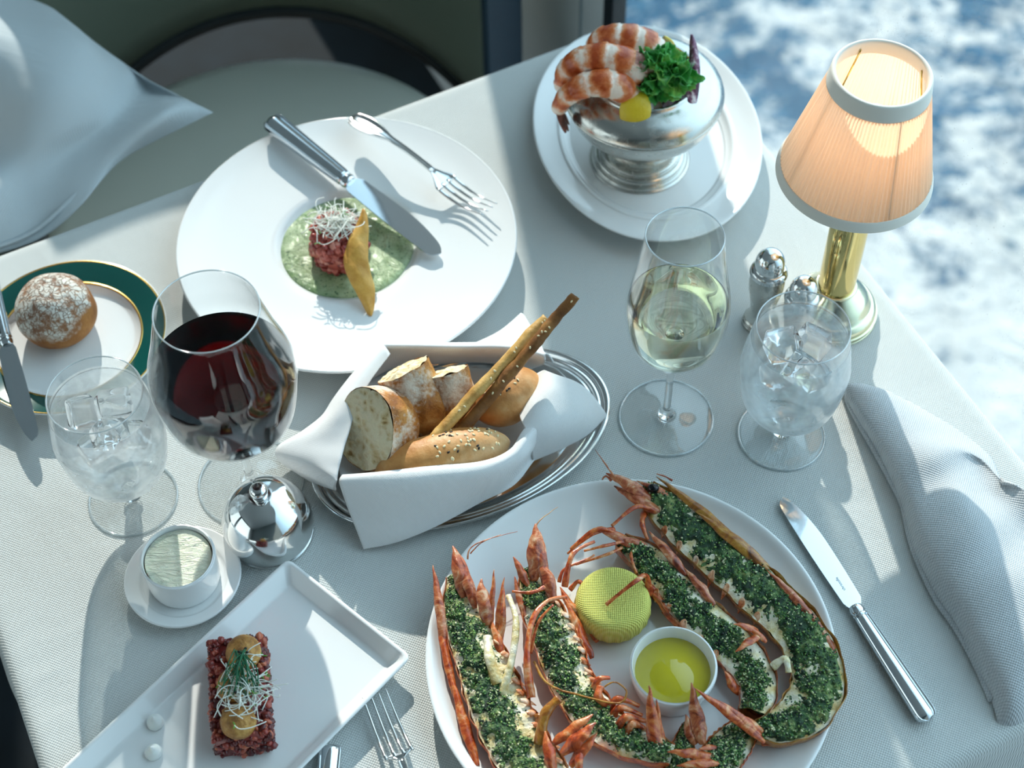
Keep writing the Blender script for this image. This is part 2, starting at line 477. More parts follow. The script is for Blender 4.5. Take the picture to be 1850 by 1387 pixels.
for a_, hi_ in ((38.2, .81), (191.3, .71)):
    ar = math.radians(a_); u_ = V((math.cos(ar), math.sin(ar), 0)); w_ = V((-u_.y, u_.x, 0)) * .012 * (1 if a_ > 90 else -1)
    v_ = [p + q_ for q_ in (V((0, 0, 0)), w_) for p in (u_ * .322 + V((0, 0, .20)), u_ * .378 + V((0, 0, .20)), u_ * .378 + V((0, 0, hi_)), u_ * .322 + V((0, 0, hi_)))]
    mk('side_panel', (v_, [(0, 1, 2, 3), (4, 5, 6, 7), (0, 1, 5, 4), (1, 2, 6, 5), (2, 3, 7, 6), (3, 0, 4, 7)]), 'navy_panel', chair, smooth=False, bevel=.003)
pts = []
for i in range(61):
    a = math.radians(40 + 118 * i / 60); d = math.degrees(a) - 93
    pts.append(V((.338 * math.cos(a), .338 * math.sin(a), .468 - .0000305 * d * d)))
mk('piping', tube(pts, .010, 8), 'black_gap', chair)
for k, a in enumerate((45, 135, 225, 315)):
    ar = math.radians(a + 10); x, y = .26 * math.cos(ar), .26 * math.sin(ar)
    mk('leg', tube([V((x * .92, y * .92, .38)), V((x, y, .2)), V((x * 1.05, y * 1.05, 0))], [.020, .017, .012], 12), 'wood', chair)
mk('seat_rail', lathe([(.2, sl - .13), (.25, sl - .13), (.25, sl - .09), (.2, sl - .09)], 64, closed=True), 'wood', chair)

# white cloth hanging at the left, in front of the chair
def WP(rows): return [[W(*p) for p in r] for r in rows]
rows = WP([[(-160, -60, 0.050), (-60, -40, 0.070), (30, -12, 0.050), (90, 14, 0.030), (118, 38, -0.010), (128, 60, -0.020)],
           [(-170, 60, 0.050), (-60, 60, 0.090), (50, 50, 0.080), (140, 62, 0.060), (176, 84, 0.010), (190, 100, 0.000)],
           [(-180, 160, 0.020), (-60, 170, 0.050), (70, 150, 0.070), (170, 135, 0.050), (232, 128, 0.000), (256, 138, 0.000)],
           [(-180, 280, 0.030), (-60, 270, 0.010), (60, 245, 0.040), (180, 205, 0.030), (270, 165, -0.010), (315, 165, 0.010)],
           [(-170, 380, 0.000), (-60, 360, 0.030), (50, 325, 0.010), (160, 265, 0.010), (290, 205, 0.030), (352, 184, 0.010)],
           [(-160, 500, -0.030), (-70, 475, -0.020), (62, 438, -0.020), (148, 368, -0.000), (236, 278, 0.000), (388, 202, -0.000)]])
M['white_drape'] = m_cloth('white_drape_cotton', '#c3ccd0', .0012, .006, 6, '#b8c1c5', .0001)
dr = mk('draped_cloth', patch(rows, 10, 10, .004, 9), 'white_drape', solid=.0015)
tag(dr, 'large white hemmed cloth hanging over the left side of the chair', 'cloth')
hem = [W(*p) for p in [(-160, 488, -.026), (-70, 463, -.014), (50, 425, -.013), (134, 354, .001), (222, 266, .001), (290, 221, .01), (358, 194, .003)]]
mk('hem', tube(spl(hem, 8), .0022, 8), 'white_drape', dr)
# ================================================================== plates
def plate_prof(R, rim_z, well_R, well_z, th=.005, foot=.5, lip=.0015):
    up = [(1e-6, well_z), (well_R * .6, well_z), (well_R * .92, well_z + .0004), (well_R * 1.0, well_z + .002)]
    return up
def plate(kind, R, **k):
    if kind == 'gourmet':      # wide flat rim, small deep well
        top = [(1e-6, .0095), (.045, .0095), (.056, .0098), (.061, .0115), (.065, .0150), (.069, .0170), (.075, .0178), (.10, .0195), (.13, .0225), (R - .003, .0262), (R, .0268)]
        bot = [(R + .001, .0258), (R - .002, .0240), (.12, .0165), (.085, .0120), (.075, .0080), (.068, .0015), (.062, .0008), (.060, .003), (.05, .0045), (1e-6, .0045)]
    elif kind == 'coupe':
        top = [(1e-6, .0075), (.09, .0075), (.11, .0082), (.125, .0110), (.142, .0165), (R - .003, .0222), (R, .0230)]
        bot = [(R + .001, .0218), (R - .003, .0190), (.13, .0100), (.115, .0050), (.10, .0010), (.095, .0010), (.092, .003), (.08, .0040), (1e-6, .0040)]
    elif kind == 'ring':       # raised ring between rim and well (scaled to R=1)
        top = [(1e-6, .0080), (.62, .0080), (.70, .0084), (.735, .0105), (.755, .0135), (.78, .0142), (.80, .0140), (.88, .0165), (.97, .0205), (1.0, .0215)]
        bot = [(1.008, .0205), (.98, .018), (.80, .009), (.66, .0012), (.60, .0012), (.58, .004), (1e-6, .004)]
        top = [(r * R, z) for r, z in top]; bot = [(r * R, z) for r, z in bot]
    return slathe(top + bot, 4, seg=128, **k)
GP = W(626, 446, .018); GP = V((-.147, .992, 0))
o = mk('dinner_plate', plate('gourmet', .1535), 'porcelain', loc=GP)
tag(o, 'large white plate with a small well of green sauce and tartare', 'plate', 'large white plates')
LP = V((.085, .569, 0))
o = mk('dinner_plate', plate('coupe', .1545), 'porcelain', loc=LP)
tag(o, 'large white plate carrying the grilled split langoustines', 'plate', 'large white plates')
SP = V((.1355, 1.128, 0))
o = mk('oval_plate', plate('ring', 1.0, sx=.1075, sy=.146, ang=math.radians(7)), 'porcelain', loc=SP)
tag(o, 'white plate under the silver pedestal bowl of shrimp', 'plate')
# bread plate with green band
BP = V((-.3885, .8925, 0))
M['green_glaze'] = m_simple('dark_green_glaze', '#0d4a45', .10, Coat_Weight=.5)
M['gold'] = m_metal('gold_line', '#e0bd6e', .2)
bp = mk('bread_plate', slathe([(1e-6, .0075), (.05, .0075), (.058, .0085), (.0615, .0115), (.064, .0125), (.0845, .0180), (.0855, .0175), (.084, .0160), (.062, .0085), (.05, .002), (.045, .002), (.043, .004), (1e-6, .004)], 4, seg=128), 'porcelain', loc=BP)
tag(bp, 'small side plate with a dark green band and gold lines under the bread roll', 'plate')
def ringband(r0, z0, r1, z1, th=.0006):
    return lathe([(r0, z0), (r1, z1), (r1, z1 + th), (r0, z0 + th)], 128, closed=True)
mk('green_band', slathe([(.0645, .01285), (.0740, .01560), (.0842, .0183), (.0842, .0176), (.0740, .0148), (.0645, .01205)], 3, seg=128), 'green_glaze', bp)
mk('gold_line', ringband(.0627, .0123, .0647, .0129), 'gold', bp)
mk('gold_line', ringband(.0840, .0180, .0855, .0183, .0004), 'gold', bp)

# saucer and ramekin with butter
SA = V((-.264, .650, 0))
o = mk('saucer', slathe([(1e-6, .0060), (.028, .0060), (.033, .0068), (.036, .0095), (.044, .0128), (.0455, .0130), (.0462, .0118), (.044, .0085), (.034, .0015), (.028, .0010), (.026, .003), (1e-6, .003)], 4, seg=96), 'porcelain', loc=SA)
tag(o, 'small round white saucer under the ramekin of whipped butter', 'saucer')
def cup(R0, R1, h, th=.0025):
    return slathe([(1e-6, .003), (R0 - .004, .003), (R0 - th, .005), (R1 - th, h - .002), (R1 - th * .5, h), (R1, h - .0012), (R1 - .0002, h - .008), (R0 + .001, .004), (R0 - .001, .0005), (R0 - .006, 0), (1e-6, 0)], 4, seg=96)
RK = V((-.2635, .6515, .0060))
o = mk('butter_ramekin', cup(.0275, .0295, .034), 'porcelain', loc=RK)
tag(o, 'white ramekin filled with pale whipped butter on the small saucer', 'ramekin')
q = NM('butter_swirl'); nb = q.bump(q.noise(70, 4, .6, q.mapv((1, 3.5, 1), (0, 0, .5)), 1.2), .004, .9)
M['butter'] = q.out(q.prin(lin('#f1f0d8'), .5, Normal=nb, Subsurface_Weight=.1).outputs[0])
o = mk('whipped_butter', rough(slathe([(.0262, -.006), (.0262, 0), (.024, .0012), (.012, .0018), (1e-6, .0014)], 8, seg=72), .0005, 90), 'butter', loc=RK + V((0, 0, .030)))
tag(o, 'pale whipped butter spread smooth inside the white ramekin', 'butter')

# rectangular tray plate
RA, RB, RC = W(520, 1008, .016), W(744, 1186, .016), W(97, 1389, .016)
ux = (RB - RA); LWd = ux.length; ux.normalize(); uy = V((-ux.y, ux.x, 0))
if (RC - RA).dot(uy) < 0: uy = -uy
LLn = .31
q_ = []
def rect_plate():
    prof = [(0, .0160), (.0018, .0168), (.0036, .0160), (.0115, .0062), (.0150, .0052)]
    botp = [(.0030, .0135), (.0110, .0040), (.0180, .0000)]
    v, f = [], []; C = 3
    def ring(ins, z, rad):
        out = []
        cs = [(ins, ins, PI, 1.5*PI), (LWd - ins, ins, 1.5*PI, 2*PI), (LWd - ins, LLn - ins, 0, .5*PI), (ins, LLn - ins, .5*PI, PI)]
        for cx, cy, a0, a1 in cs:
            ccx = cx + (rad if cx < LWd/2 else -rad); ccy = cy + (rad if cy < LLn/2 else -rad)
            for k in range(C + 1):
                a = a0 + (a1 - a0) * k / C
                out.append(V((ccx + rad * math.cos(a), ccy + rad * math.sin(a), z)))
        return out
    rings = [ring(i, z, .006) for i, z in botp[::-1]] + [ring(prof[0][0], prof[0][1] - .001, .006)] + [ring(i, z, max(.006 - i * .2, .0025)) for i, z in prof]
    n = len(rings[0])
    for r in rings: v += r
    for i in range(len(rings) - 1):
        for k in range(n):
            l = (k + 1) % n; f.append((i*n+k, i*n+l, (i+1)*n+l, (i+1)*n+k))
    f.append(tuple(range(n))[::-1]); f.append(tuple((len(rings)-1)*n+k for k in range(n)))
    return v, f
o = mk('rectangular_plate', xf(rect_plate(), basis(ux, uy, V((0, 0, 1)))), 'porcelain', loc=V((RA.x, RA.y, 0)), smooth=True)
md = o.modifiers.new('ws', 'WEIGHTED_NORMAL'); md.keep_sharp = True
tag(o, 'long rectangular white plate with raised edges under the meat tartare block', 'plate')

# ================================================================== glasses
def wineglass(name, label, loc, foot_r, bottom, wide, rim, stem_r, liquid, liq_mat, liq_name, liq_label, knob=None, frost=False, solid_stem=True, group=None):
    """bottom=z of bowl bottom, wide=(z,r), rim=(z,r), liquid=z of the surface"""
    t = thing(name, label, 'glass', loc, group=group)
    zb, (zw, rw), (zr, rr_) = bottom, wide, rim
    oc = [(1e-6, zb), (.30 * rw, zb + .0015), (.62 * rw, zb + .12 * (zw - zb) + .003), (.88 * rw, zb + .45 * (zw - zb)), (rw, zw), (rw * .985, zw + .25 * (zr - zw)), (rw + (rr_ - rw) * .55, zw + .62 * (zr - zw)), (rr_, zr)]
    outer = [(p.x, p.y) for p in spl([V((r, z, 0)) for r, z in oc], 8)]
    th = .0011
    inner = [(max(r - th, 1e-6), z + (th if r < rw * .8 and z < zw else 0)) for r, z in outer[:-1]] + [(rr_ - th * .7, zr)]
    prof = outer + [(rr_ - th * .35, zr + .0005)] + inner[::-1]
    bo = mk('bowl', lathe(prof, 96), 'glass', t)
    ring = [V((rr_ * math.cos(2 * PI * k / 96), rr_ * math.sin(2 * PI * k / 96), zr)) for k in range(97)]
    mk('rim', tube(ring, .00065, 8, cap=False), 'glass_edge', bo)
    # liquid follows the inner wall
    g = .0002
    liq = [(max(r - g, 1e-6), z + g) for r, z in inner if z < liquid]
    def rad_at(z, arr):
        for (r0, z0), (r1, z1) in zip(arr, arr[1:]):
            if z0 <= z <= z1 and z > zb + .004: return r0 + (r1 - r0) * (z - z0) / max(z1 - z0, 1e-9)
        return rw
    rl = rad_at(liquid, inner) - g
    liq += [(rl, liquid), (rl - .0012, liquid - .0006), (rl * .5, liquid - .0007), (1e-6, liquid - .0007)]
    lo = mk(liq_name, lathe(liq, 96), liq_mat, loc=loc)
    tag(lo, liq_label, 'wine' if 'wine' in liq_name else 'water')
    if frost:
        sh = [(r + .0003, z) for r, z in outer if zb + .003 < z < liquid + .001]
        mk('mist', lathe(sh, 96), 'frost', t)
    fz = .0014
    foot = [(1e-6, 0), (foot_r * .97, 0), (foot_r, fz * .5), (foot_r * .98, fz), (foot_r * .6, fz + .0012), (foot_r * .22, .005)]
    stem = ([(stem_r * 2.2, .0065), (stem_r * 1.3, .011), (stem_r, .02), (stem_r * .95, zb - .025), (stem_r * 1.2, zb - .008), (stem_r * 2.6, zb + .0)] if not knob
            else [(stem_r * 1.4, .0065), (stem_r * 1.1, .0085), (knob, (zb + .006) / 2), (stem_r * 1.3, zb - .004), (stem_r * 2.0, zb)])
    fo = mk('foot', slathe(foot + [(foot_r * .2, .0042), (1e-6, .0040)], 4, seg=96), 'glass_foot', t)
    ring = [V((foot_r * math.cos(2 * PI * k / 96), foot_r * math.sin(2 * PI * k / 96), .0012)) for k in range(97)]
    mk('foot_edge', tube(ring, .0011, 8, cap=False), 'glass_edge', fo)
    mk('stem', slathe([(1e-6, .0042)] + stem + [(1e-6, zb + .0001)], 6, seg=40), 'glass_solid', t)
    return t
B = W(1203, 755)
wineglass('wine_glass', 'tall stemmed glass of white wine in front of the silver bowl', B, .0395, .088, (.140, .0405), (.231, .0292), .0032, .155, 'white_wine', 'white_wine', 'pale white wine in the slender stemmed glass', group=None)
B = W(454, 872)
wineglass('wine_glass', 'large balloon stemmed glass of red wine', B, .0435, .076, (.140, .0560), (.226, .0385), .0036, .158, 'red_wine', 'red_wine', 'dark red wine in the balloon glass')
def waterglass(label, wl, B, rot):
    t = wineglass('water_goblet', label, B, .0362, .028, (.092, .0432), (.146, .0362), .0055, .131, 'water', 'iced_water', wl, knob=.0075, frost=True, group='short stemmed goblets of iced water')
    rnd = random.Random(rot)
    cubes = [(.010, .008, .118, .014), (-.014, .010, .116, .013), (.002, -.016, .114, .0135), (.018, -.010, .098, .012), (-.012, -.008, .094, .013), (.004, .016, .092, .012)]
    for x, y, z, s in cubes:
        vf = box(-s * .9, s * .9, -s * .8, s * .8, -s * .75, s * .75)
        R = Matrix.Rotation(rnd.uniform(0, 3), 4, 'Z') @ Matrix.Rotation(rnd.uniform(-.6, .6), 4, 'X') @ Matrix.Rotation(rnd.uniform(-.5, .5), 4, 'Y')
        a = rot; xx, yy = x * math.cos(a) - y * math.sin(a), x * math.sin(a) + y * math.cos(a)
        c = mk('ice_cube', xf(vf, R), 'ice', loc=V(B) + V((xx, yy, z)), bevel=.003)
        tag(c, 'clear ice cube floating in the ' + ('left' if rot < 1 else 'right') + ' water goblet', 'ice cube', 'ice cubes in the ' + ('left' if rot < 1 else 'right') + ' goblet')
waterglass('misted goblet of iced water beside the red wine', 'iced water in the goblet beside the red wine', W(241, 901), .3)
waterglass('misted goblet of iced water beside the salt shaker', 'iced water in the goblet beside the salt shaker', W(1411, 786), 2.1)

# ================================================================== silver: cloche, shakers, pedestal bowl, oval tray
CL = W(489, 962, .0)
CL.z = .0021
t = thing('butter_cloche', 'small polished silver dome lid with a round knob, beside the ramekin', 'cloche', CL)
t.rotation_euler = (math.radians(3.3), 0, 0)
mk('dome', slathe([(.0345, 0), (.0352, .0006), (.0352, .0026), (.0346, .0034), (.0365, .012), (.0354, .026), (.0300, .040), (.0205, .0500), (.010, .0548), (.0045, .0562), (.0040, .058), (1e-6, .0582)], 6, seg=96), 'silver', t)
mk('knob', slathe([(1e-6, .0572), (.0055, .0575), (.0060, .0590), (.0042, .0605), (.0050, .0625), (.0068, .0645), (.0072, .0672), (.0060, .0700), (.0035, .0718), (1e-6, .0722)], 6, seg=48), 'silver', t)
def shaker(label, loc, k=1.0):
    t = thing('shaker', label, 'shaker', loc, group=None)
    P_ = [(1e-6, 0), (.0150, 0), (.0165, .0015), (.0165, .004), (.0150, .0055), (.0158, .0075), (.0140, .010), (.0118, .016), (.0112, .022), (.0125, .034), (.0150, .048), (.0158, .058), (.0150, .066), (.0128, .072), (1e-6, .0725)]
    mk('body', slathe([(r * k, z * k) for r, z in P_], 4, seg=64), 'old_silver', t)
    mk('collar', lathe([(.0125 * k, .069 * k), (.0162 * k, .0695 * k), (.0168 * k, .071 * k), (.0155 * k, .0722 * k), (.0163 * k, .0735 * k), (.0155 * k, .075 * k), (.0138 * k, .0765 * k), (.012 * k, .077 * k)], 64), 'silver', t)
    c = mk('cap', slathe([(.0128 * k, .0755 * k), (.0132 * k, .082 * k), (.0122 * k, .089 * k), (.0088 * k, .0945 * k), (.004 * k, .0970 * k), (1e-6, .0974 * k)], 6, seg=64), 'silver', t)
    hv = []
    for j in range(5):
        a = j * 2 * PI / 5; r = .0048 * k if j else 0
        hv.append(ball(.0007, 1, 1, .5, 8, 6, (r * math.cos(a), r * math.sin(a), .0968 * k - (0 if r == 0 else .0012))))
    mk('holes', join(*hv), 'black_gap', c)
shaker('taller silver shaker standing left of the brass lamp', W(1373, 583), .97)
shaker('silver shaker half hidden behind the right water goblet', W(1432, 622), .90)

BW = V((.1275, 1.100, .0082))
t = thing('pedestal_bowl', 'worn silver pedestal bowl holding shrimp, lettuce and lemon', 'bowl', BW)
mk('foot', slathe([(1e-6, 0), (.0445, 0), (.0455, .002), (.0440, .0045), (.0420, .005), (.0425, .008), (.0400, .0105), (.0375, .011), (.0375, .014), (.0345, .0155), (.0300, .0165), (.0250, .020), (.0225, .025), (.0225, .031), (.0245, .035), (1e-6, .036)], 4, seg=96), 'old_silver', t)
mk('bowl_body', slathe([(1e-6, .0335), (.022, .0345), (.040, .040), (.056, .051), (.066, .064), (.0715, .078), (.0735, .082), (.0728, .084), (.069, .083), (.060, .070), (.040, .052), (1e-6, .044)], 5, seg=96), 'old_silver', t)
mk('collar_rim', slathe([(.0722, .0835), (.0735, .0855), (.0705, .0925), (.0640, .0985), (.0560, .1020), (.0500, .1045), (.0478, .1070), (.0462, .1075), (.0455, .106), (.0462, .103), (.0455, .085), (.0380, .072), (.020, .066), (1e-6, .065)], 6, seg=96), 'old_silver', t)

TR = V((-.0427, .7797, 0)); ta = math.radians(23.4)
t_prof = [(1e-6, .004), (.70, .004), (.80, .0048), (.86, .0075), (.885, .0085), (.90, .0080), (.925, .0098), (.945, .0094), (.965, .0112), (.985, .0125), (1.0, .0122), (1.004, .0112), (.99, .0098), (.86, .0045), (.78, .0008), (.70, .0008), (1e-6, .0008)]
o = mk('oval_tray', slathe(t_prof, 3, seg=144, sx=.1315, sy=.0825, ang=ta), 'silver', loc=TR)
tag(o, 'oval silver tray with a reeded rim under the napkin of bread', 'tray')

# ================================================================== lamp
LB = W(1500, 563)
t = thing('table_lamp', 'brass table lamp with a glowing pleated cream shade by the window', 'lamp', LB)
mk('foot_ring', slathe([(1e-6, 0), (.0375, 0), (.0395, .0015), (.0395, .0050), (.0375, .0065), (1e-6, .0066)], 4, seg=96), 'pale_brass', t)
mk('base', slathe([(.0375, .0064), (.0392, .0080), (.0380, .0120), (.0355, .0150), (.0330, .0165), (.0290, .0240), (.0230, .0310), (.0180, .0360), (.0168, .0380), (1e-6, .0382)], 5, seg=96), 'pale_brass', t)
mk('column', lathe([(.0160, .0375), (.0162, .045), (.0162, .182), (.0150, .186), (.006, .188), (1e-6, .188)], 64), 'brass', t)
mk('socket', lathe([(.008, .187), (.009, .19), (.009, .212), (1e-6, .213)], 32), 'brass', t)
q = NM('lamp_bulb_glow'); e_ = q.n('Emission'); e_.inputs[0].default_value = (1, .62, .36, 1); e_.inputs[1].default_value = 5; M['bulb'] = q.out(e_.outputs[0])
mk('bulb', slathe([(1e-6, .212), (.006, .213), (.012, .222), (.0135, .232), (.010, .243), (.004, .249), (1e-6, .250)], 5, seg=32), 'bulb', t)
tilt = Matrix.Translation((-.0035, 0, .23)) @ Matrix.Rotation(math.radians(2.5), 4, 'Y') @ Matrix.Translation((0, 0, -.23))
def shade():
    N = 96; v, f = [], []; K = 14
    for i in range(K + 1):
        u = i / K; z = .178 + .104 * u; r = .0612 + (.0370 - .0612) * u
        for k in range(N * 4):
            a = 2 * PI * k / (N * 4)
            ph = (k % 4) / 4
            irr = .25 * noise.noise(V((math.cos(a) * 9, math.sin(a) * 9, 0)))
            rr = r + .0013 * (1 - .45 * u) * math.cos(2 * PI * (ph + irr))
            v.append(V((rr * math.cos(a), rr * math.sin(a), z)))
    n = N * 4
    for i in range(K):
        for k in range(n):
            l = (k + 1) % n; f.append((i*n+k, i*n+l, (i+1)*n+l, (i+1)*n+k))
    return v, f
q = NM('pleated_silk')
d_ = q.n('BsdfDiffuse'); d_.inputs[0].default_value = lin('#f4ead6')
tl_ = q.n('BsdfTranslucent'); tl_.inputs[0].default_value = lin('#fbdcc0')
M['silk'] = q.out(q.mixs(.55, d_.outputs[0], tl_.outputs[0]))
M['shade_trim'] = m_simple('shade_trim_fabric', '#e6e3da', .85)
sh = mk('lamp_shade', xf(shade(), tilt), 'silk', t)
mk('trim_band', xf(slathe([(.0388, .2705), (.0402, .2712), (.0392, .2790), (.0385, .2838), (.0368, .2850), (.0350, .2838), (.0352, .2790), (.0362, .2720), (.0375, .2705), (.0388, .2705)], 3, seg=96), tilt), 'shade_trim', sh)
mk('trim_band', xf(slathe([(.0622, .1742), (.0634, .1752), (.0628, .1800), (.0615, .1838), (.0602, .1838), (.0598, .1800), (.0604, .1750), (.0622, .1742)], 3, seg=96), tilt), 'shade_trim', sh)
ribs = []
for a in (0, PI/2, PI, 1.5*PI):
    ribs.append(tube([V((.0345 * math.cos(a+.3), .0345 * math.sin(a+.3), .2775)), V((.0585 * math.cos(a+.3), .0585 * math.sin(a+.3), .1800))], .0008, 6))
mk('wire_frame', xf(join(*ribs), tilt), 'brass', t)
pl = bpy.data.lights.new('lamp_light', 'POINT'); po = bpy.data.objects.new('lamp_light', pl); S.collection.objects.link(po)
pl.energy = .24; pl.color = (1, .60, .38); pl.shadow_soft_size = .012; po.location = (0, 0, .236); po.parent = t
# ================================================================== food materials
def m_island(name, stops, rough=.4, bump=(90, .0006), **k):
    q = NM(name); g = q.n('NewGeometry')
    f = q.math('ADD', q.math('MULTIPLY', g.outputs['Random Per Island'], .75), q.math('MULTIPLY', q.noise(60, 3), .25))
    c = q.ramp(f, *stops)
    return q.out(q.prin(c, rough, Normal=q.bump(q.noise(bump[0], 4), bump[1], 1), **k).outputs[0])
def m_noise(name, stops, scale, rough=.5, bump=(200, .0005), detail=5, dist=0, mapsc=None, **k):
    q = NM(name); vec = q.mapv(mapsc) if mapsc else None
    c = q.ramp(q.noise(scale, detail, .6, vec, dist), *stops)
    return q.out(q.prin(c, rough, Normal=q.bump(q.noise(bump[0], 5, .6), bump[1], 1), **k).outputs[0])
M['tartare'] = m_island('diced_beef', [(.05, '#6b2423'), (.4, '#a5453e'), (.7, '#c8685a'), (.95, '#d99a86')], .25, Subsurface_Weight=.15, Subsurface_Radius=(.004, .001, .001))
M['tartare_dark'] = m_island('dark_minced_beef', [(.05, '#3c1418'), (.45, '#6e2a2a'), (.72, '#a0463c'), (.86, '#c06a4c'), (.95, '#c9a25e')], .28)
M['sprout'] = m_simple('white_sprout', '#f1f2e8', .4, Subsurface_Weight=.1)
M['sprout_leaf'] = m_simple('green_sprout_leaf', '#5d9a34', .5)
M['chive'] = m_simple('dark_green_chive', '#1f6b46', .45)
M['chive_seed'] = m_simple('black_chive_seed', '#141414', .4)
M['crust_ball'] = m_noise('fried_crumb_crust', [(.3, '#80521f'), (.5, '#b07c36'), (.7, '#d3a65c')], 110, .45, (320, .0016))
M['cracker'] = m_noise('toasted_crisp', [(.3, '#b97f2c'), (.55, '#dca950'), (.8, '#efca7e')], 45, .5, (160, .0008))
q = NM('green_herb_sauce'); sp_ = q.ramp(q.noise(420, 4, .7), (.58, 0.0), (.64, 1.0))
c = q.mix(sp_, q.ramp(q.noise(55, 5), (.3, '#7f9c6c'), (.7, '#b9cba0')), lin('#2f5a3a'))
M['sauce'] = q.out(q.prin(c, .16, Normal=q.bump(q.noise(95, 5, .65, None, .8), .0035, 1)).outputs[0])
M['cream_dollop'] = m_simple('white_cream', '#eeeeea', .35, Subsurface_Weight=.1)

def chunks(n, place, smin, smax, rnd, seg=(8, 5)):
    vs, fs = [], []
    for i in range(n):
        p = place(rnd); s = rnd.uniform(smin, smax)
        b = ball(s, rnd.uniform(.7, 1.3), rnd.uniform(.6, 1.1), rnd.uniform(.55, .9), *seg)
        R = Matrix.Rotation(rnd.uniform(0, 6.3), 4, 'Z') @ Matrix.Rotation(rnd.uniform(-.9, .9), 4, 'X')
        b = rough(xf(b, R), s * .35, 1.2 / s, i * 3.1)
        o = len(vs); vs += [p + v for v in b[0]]; fs += [tuple(k + o for k in f) for f in b[1]]
    return vs, fs
def sprouts(name, label, n, center, place, rnd, parent=None, lmin=.012, lmax=.026, leafp=.3, up=.6):
    st, lv = [], []
    for i in range(n):
        p = place(rnd); a = rnd.uniform(0, 6.3); L = rnd.uniform(lmin, lmax)
        d = V((math.cos(a), math.sin(a), rnd.uniform(-.25, up))).normalized(); b = V((rnd.uniform(-1, 1), rnd.uniform(-1, 1), rnd.uniform(-.3, .9))) * L * .55
        pts = [p - d * L * .5, p - d * L * .15 + b * .5, p + d * L * .2 + b * .55, p + d * L * .5 + b * .1]
        st.append(tube(spl(pts, 4), .00042, 5))
        if rnd.random() < leafp:
            e_ = pts[-1]
            for sg in (-1, 1):
                s_ = d.cross(V((0, 0, 1))); s_ = s_.normalized() if s_.length > .1 else V((1, 0, 0))
                lv.append(xf(ball(.0017, 1.2, .6, .25, 6, 4), basis((d * .7 + s_ * sg).normalized(), V((0, 0, 1)).cross(d).normalized(), V((0, 0, 1)), e_ + s_ * sg * .0012)))
    o = mk(name, join(*st), 'sprout', parent, loc=center)
    tag(o, label, 'sprouts', kind='stuff')
    if lv:
        l = mk('sprout_leaves', join(*lv), 'sprout_leaf', o); l['kind'] = 'stuff'
    return o

# ---------------- tartare on the large plate
rnd = random.Random(4)
PC = V((-.1482, .9925, 0))
o = mk('herb_sauce', rough(slathe([(1e-6, .0135), (.03, .0136), (.054, .0136), (.0585, .0131), (.0605, .0120), (.0600, .0100), (.05, .0097), (1e-6, .0097)], 4, seg=96), .0008, 70, z=.4), 'sauce', loc=PC)
tag(o, 'pale green herb sauce pooled in the well of the large plate', 'sauce')
TCn = W(615, 470, .0135) - PC; TCn = V((TCn.x, TCn.y + .006, 0)); TCt = PC + TCn
def pl_cyl(r):
    a = r.uniform(0, 2 * PI)
    if r.random() < .5: rr, z = .0235 * math.sqrt(r.random()), .0330 + r.uniform(-.002, .002)
    else: rr, z = r.uniform(.0215, .0245), r.uniform(.002, .032)
    return V((rr * math.cos(a), rr * math.sin(a), z))
core = slathe([(1e-6, 0), (.022, 0), (.0225, .03), (1e-6, .032)], 2, seg=24)
o = mk('beef_tartare', join(core, chunks(330, pl_cyl, .0028, .0048, rnd)), 'tartare', loc=TCt + V((0, 0, .0125)))
tag(o, 'round mound of diced pink raw beef standing in the green sauce', 'tartare')
sprouts('white_sprouts', 'tangle of white sprouts with small green leaves on the round tartare', 120, TCt + V((0, 0, .0515)), lambda r: V((r.gauss(0, .009), r.gauss(.003, .008), abs(r.gauss(0, .003)))), rnd, lmin=.014, lmax=.028, leafp=.12, up=.3)
# tall crisp leaning on the mound
top, bot = W(655, 378, .062), W(669, 571, .0175)
axis = (top - bot); L_ = axis.length; ax = axis.normalized(); side = ax.cross((V((0, 0, CH)) - top).normalized()).normalized(); nn = side.cross(ax)
rows = []
for i in range(17):
    u = i / 16; wd = .0105 * math.sin(PI * min(1, u * .98 + .01)) ** .85 * (1.15 - .3 * u) + .0003
    cen = bot + ax * L_ * u + side * (-.007 * math.sin(PI * u) * 1 + .002 * math.sin(u * 9)) + nn * (.004 * math.sin(PI * u))
    rows.append([cen + side * wd * k + nn * (.0025 * (1 - k * k) + .0006 * math.sin(u * 22 + k * 3)) for k in (-1, -.6, -.2, .2, .6, 1)])
o = mk('bread_crisp', patch(rows, 3, 2, .0006, 120), 'cracker', solid=.0012)
tag(o, 'long pointed golden crisp leaning against the round tartare', 'crisp')

